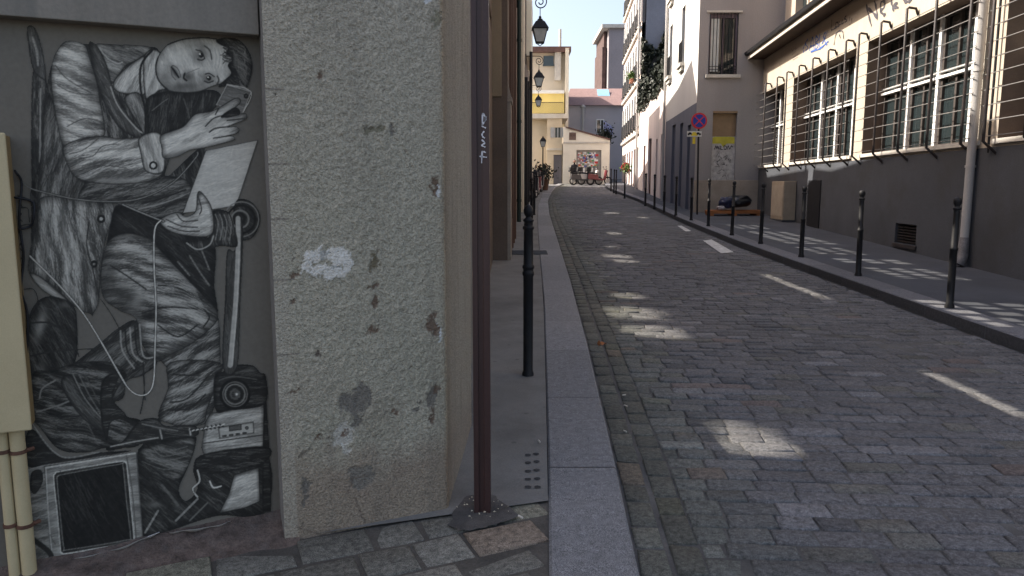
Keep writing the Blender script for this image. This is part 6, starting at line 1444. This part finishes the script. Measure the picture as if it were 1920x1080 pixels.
# ================================================================ FAR STREET: scooters, motorbike, person, planter
def scooter(x, y, ang, s_, cm, lb, helmet=False):
    z = g(y); t = thing('motor_scooter', (0, 0, 0), lb, 'scooter', 'two-wheelers parked down the street')
    def wheel(cx): 
        m = MB(); 
        m.tube([(cx + 0.24 * math.cos(k * .3927), 0, 0.29 + 0.24 * math.sin(k * .3927)) for k in range(17)], 0.05, 8, cap=False); w_ = m.build('wheel', M_black, t)
        m = MB(); m.tube([(cx, -0.03, 0.29), (cx, 0.03, 0.29)], 0.13, 12); o = m.build('rim', M_zinc); o.parent = w_
    wheel(-0.62); wheel(0.62)
    m = MB()
    m.prism([(-0.85, -.15, .42), (-0.2, -.15, .34), (0.25, -.15, .30), (0.42, -.15, .42), (0.30, -.15, .42), (-0.05, -.15, .42), (-0.15, -.15, .72), (-0.8, -.15, .76)], (0, .3, 0))
    m.prism([(0.30, -.17, .36), (0.42, -.17, .40), (0.56, -.17, .98), (0.44, -.17, 1.02)], (0, .34, 0)); m.build('body', cm, t, bevel=0.03)
    m = MB(); m.prism([(-0.82, -.13, .77), (-0.12, -.13, .74), (-0.10, -.13, .80), (-0.5, -.13, .86), (-0.84, -.13, .88)], (0, .26, 0)); m.build('seat', M_black, t, bevel=0.03)
    m = MB(); m.tube([(0.62, 0, .29), (0.5, 0, .95), (0.46, 0, 1.08)], 0.03, 8); m.tube([(0.40, -.32, 1.08), (0.46, 0, 1.06), (0.40, .32, 1.08)], 0.02, 8); m.build('handlebar', M_black, t)
    m = MB(); m.lathe((0.55, 0, 0.93), [(0.02, -.07), (0.07, -.04), (0.08, 0), (0.06, .05), (0.01, .07)], 12); m.build('headlight', M_lglass, t)
    m = MB(); m.prism([(-0.95, -.17, .9), (-0.62, -.17, .9), (-0.62, -.17, 1.2), (-0.9, -.17, 1.2)], (0, .34, 0)); m.build('top_box', M_black, t, bevel=0.03)
    for q in (-.33, .33): m = MB(); m.tube([(0.42, q * .9, 1.08), (0.38, q, 1.22)], 0.01, 5); m.tube([(0.38, q, 1.22), (0.36, q, 1.23)], 0.05, 10); m.build('mirror', M_black, t)
    t.location = (x, y, z + 0.0); t.rotation_euler = (0, 0, ang); t.scale = (s_,) * 3; return t
M_redp = mat('red_scooter_paint', (0.14, 0.015, 0.02), 0.3, 0.08, 3, 30, 0, spec=0.6); M_dkp = mat('dark_scooter_paint', (0.03, 0.03, 0.035), 0.3, 0.1, 3, 30, 0, spec=0.6)
xk = lambda Y, o=0: interp(KL, Y) + o
scooter(xk(34, -.35), 34, R(75), 1, M_dkp, 'dark motor scooter parked on the left pavement, nearest of the row')
scooter(xk(37, -.25), 37, R(80), 1, M_redp, 'red motor scooter parked on the left pavement behind the dark one')
scooter(xk(40, -.2), 40, R(78), 1, M_dkp, 'black motor scooter parked last in the left row beside the planter')
pE = lambda px, Y: py_(px, 345, Y).x
scooter(pE(1092, 50), 50.3, R(15), 1, M_dkp, 'black motor scooter standing before the graffiti shutter')
scooter(pE(1108, 50), 50.6, R(12), 1, mat('pale_scooter_paint', (0.5, 0.48, 0.46), 0.3, 0.08), 'pale motor scooter in the middle before the graffiti shutter')
scooter(pE(1125, 50), 50.5, R(10), 1, M_redp, 'red motor scooter at the right end before the graffiti shutter')
pt = thing('planter_bush', (xk(42.5, -.2), 42.5, g(42.5) + .05), 'dark leafy bush with red flowers in a tub at the left kerb', 'plant'); px0, py0 = pt.location.x, pt.location.y
m = MB(); m.lathe((px0, py0, pt.location.z), [(0.3, 0), (0.38, .55), (0.42, .56), (0.42, .62), (0.3, .62)], 16); m.build('tub', M_brown, pt)
m = MB(); leaves(m, [Vector((px0 + rng.normal() * .28, py0 + rng.normal() * .28, pt.location.z + 1.0 + rng.normal() * .22)) for _ in range(600)], 0.08); m.build('foliage', M_leaf, pt, colattr=True)
m = MB(); leaves(m, [Vector((px0 + rng.normal() * .24, py0 - .2 + rng.normal() * .2, pt.location.z + 1.05 + rng.normal() * .2)) for _ in range(40)], 0.05); m.build('flowers', M_redp, pt, colattr=True)
m = MB(); xr, yr = xk(27.0, -.62), 27.0; m.lathe((xr, yr, g(yr) + .04), [(0.07, 0), (0.07, .12), (0.05, .14), (0.05, .55), (0.08, .58), (0.08, .78), (0.05, .86), (0.01, .9)], 14); tag(m.build('red_hydrant', M_redp), 'small red hydrant by the dark shopfront on the left pavement', 'hydrant')
# grown figure in dark clothes beside the shutter, one skinned body
def person(x, y, z, H, lb):
    s_ = H / 1.75
    J = [((0, 0, .95), .15, -1), ((0, 0, 1.15), .13, 0), ((0, 0, 1.38), .16, 1), ((0, 0, 1.50), .06, 2), ((0, -.02, 1.58), .075, 3), ((0, -.03, 1.68), .085, 4),
         ((.19, 0, 1.40), .06, 2), ((.25, .02, 1.13), .045, 6), ((.22, -.14, .92), .035, 7), ((.21, -.2, .86), .03, 8), ((-.19, 0, 1.40), .06, 2), ((-.25, .02, 1.13), .045, 10), ((-.22, -.12, .90), .035, 11), ((-.21, -.18, .84), .03, 12),
         ((.1, 0, .86), .10, 0), ((.12, -.02, .48), .065, 14), ((.13, .02, .08), .045, 15), ((.14, -.14, .04), .04, 16), ((-.1, 0, .86), .10, 0), ((-.11, -.01, .48), .065, 18), ((-.13, .03, .08), .045, 19), ((-.15, -.12, .04), .04, 20)]
    me = bpy.data.meshes.new('person'); me.from_pydata([tuple(c * s_ for c in j[0]) for j in J], [(i, j[2]) for i, j in enumerate(J) if j[2] >= 0], [])
    o = bpy.data.objects.new('person', me); COL.objects.link(o); o.location = (x, y, z)
    sk = o.modifiers.new('skin', 'SKIN'); sk.use_smooth_shade = True
    for i, j in enumerate(J): me.skin_vertices[0].data[i].radius = (j[1] * s_ * (1.25 if i in (1, 2, 0) else 1), j[1] * s_); 
    me.skin_vertices[0].data[0].use_root = True
    ss = o.modifiers.new('sub', 'SUBSURF'); ss.levels = 2; ss.render_levels = 2
    me.materials.append(mat('dark_clothing', (0.02, 0.02, 0.024), 0.9, 0.2, 10))
    tag(o, lb, 'person')
    m = MB(); m.lathe((x, y - .03 * s_, z + 1.69 * s_), [(0.02, -.10), (0.075, -.07), (0.098, 0), (0.085, .07), (0.02, .115)], 12); hd = m.build('face_and_neck', mat('skin_tone', (0.35, 0.2, 0.14), 0.6)); hd.parent = o; hd.matrix_parent_inverse = Matrix.Translation((-x, -y, -z))
    m = MB(); m.lathe((x, y + .0, z + 1.73 * s_), [(0.10, -.08), (0.112, 0), (0.095, .07), (0.02, .11)], 12); hd = m.build('hair', M_black); hd.parent = o; hd.matrix_parent_inverse = Matrix.Translation((-x, -y, -z))
person(pE(1079, 50), 51.0, g(51), 1.62, 'standing person in black clothes at the left of the graffiti shutter')
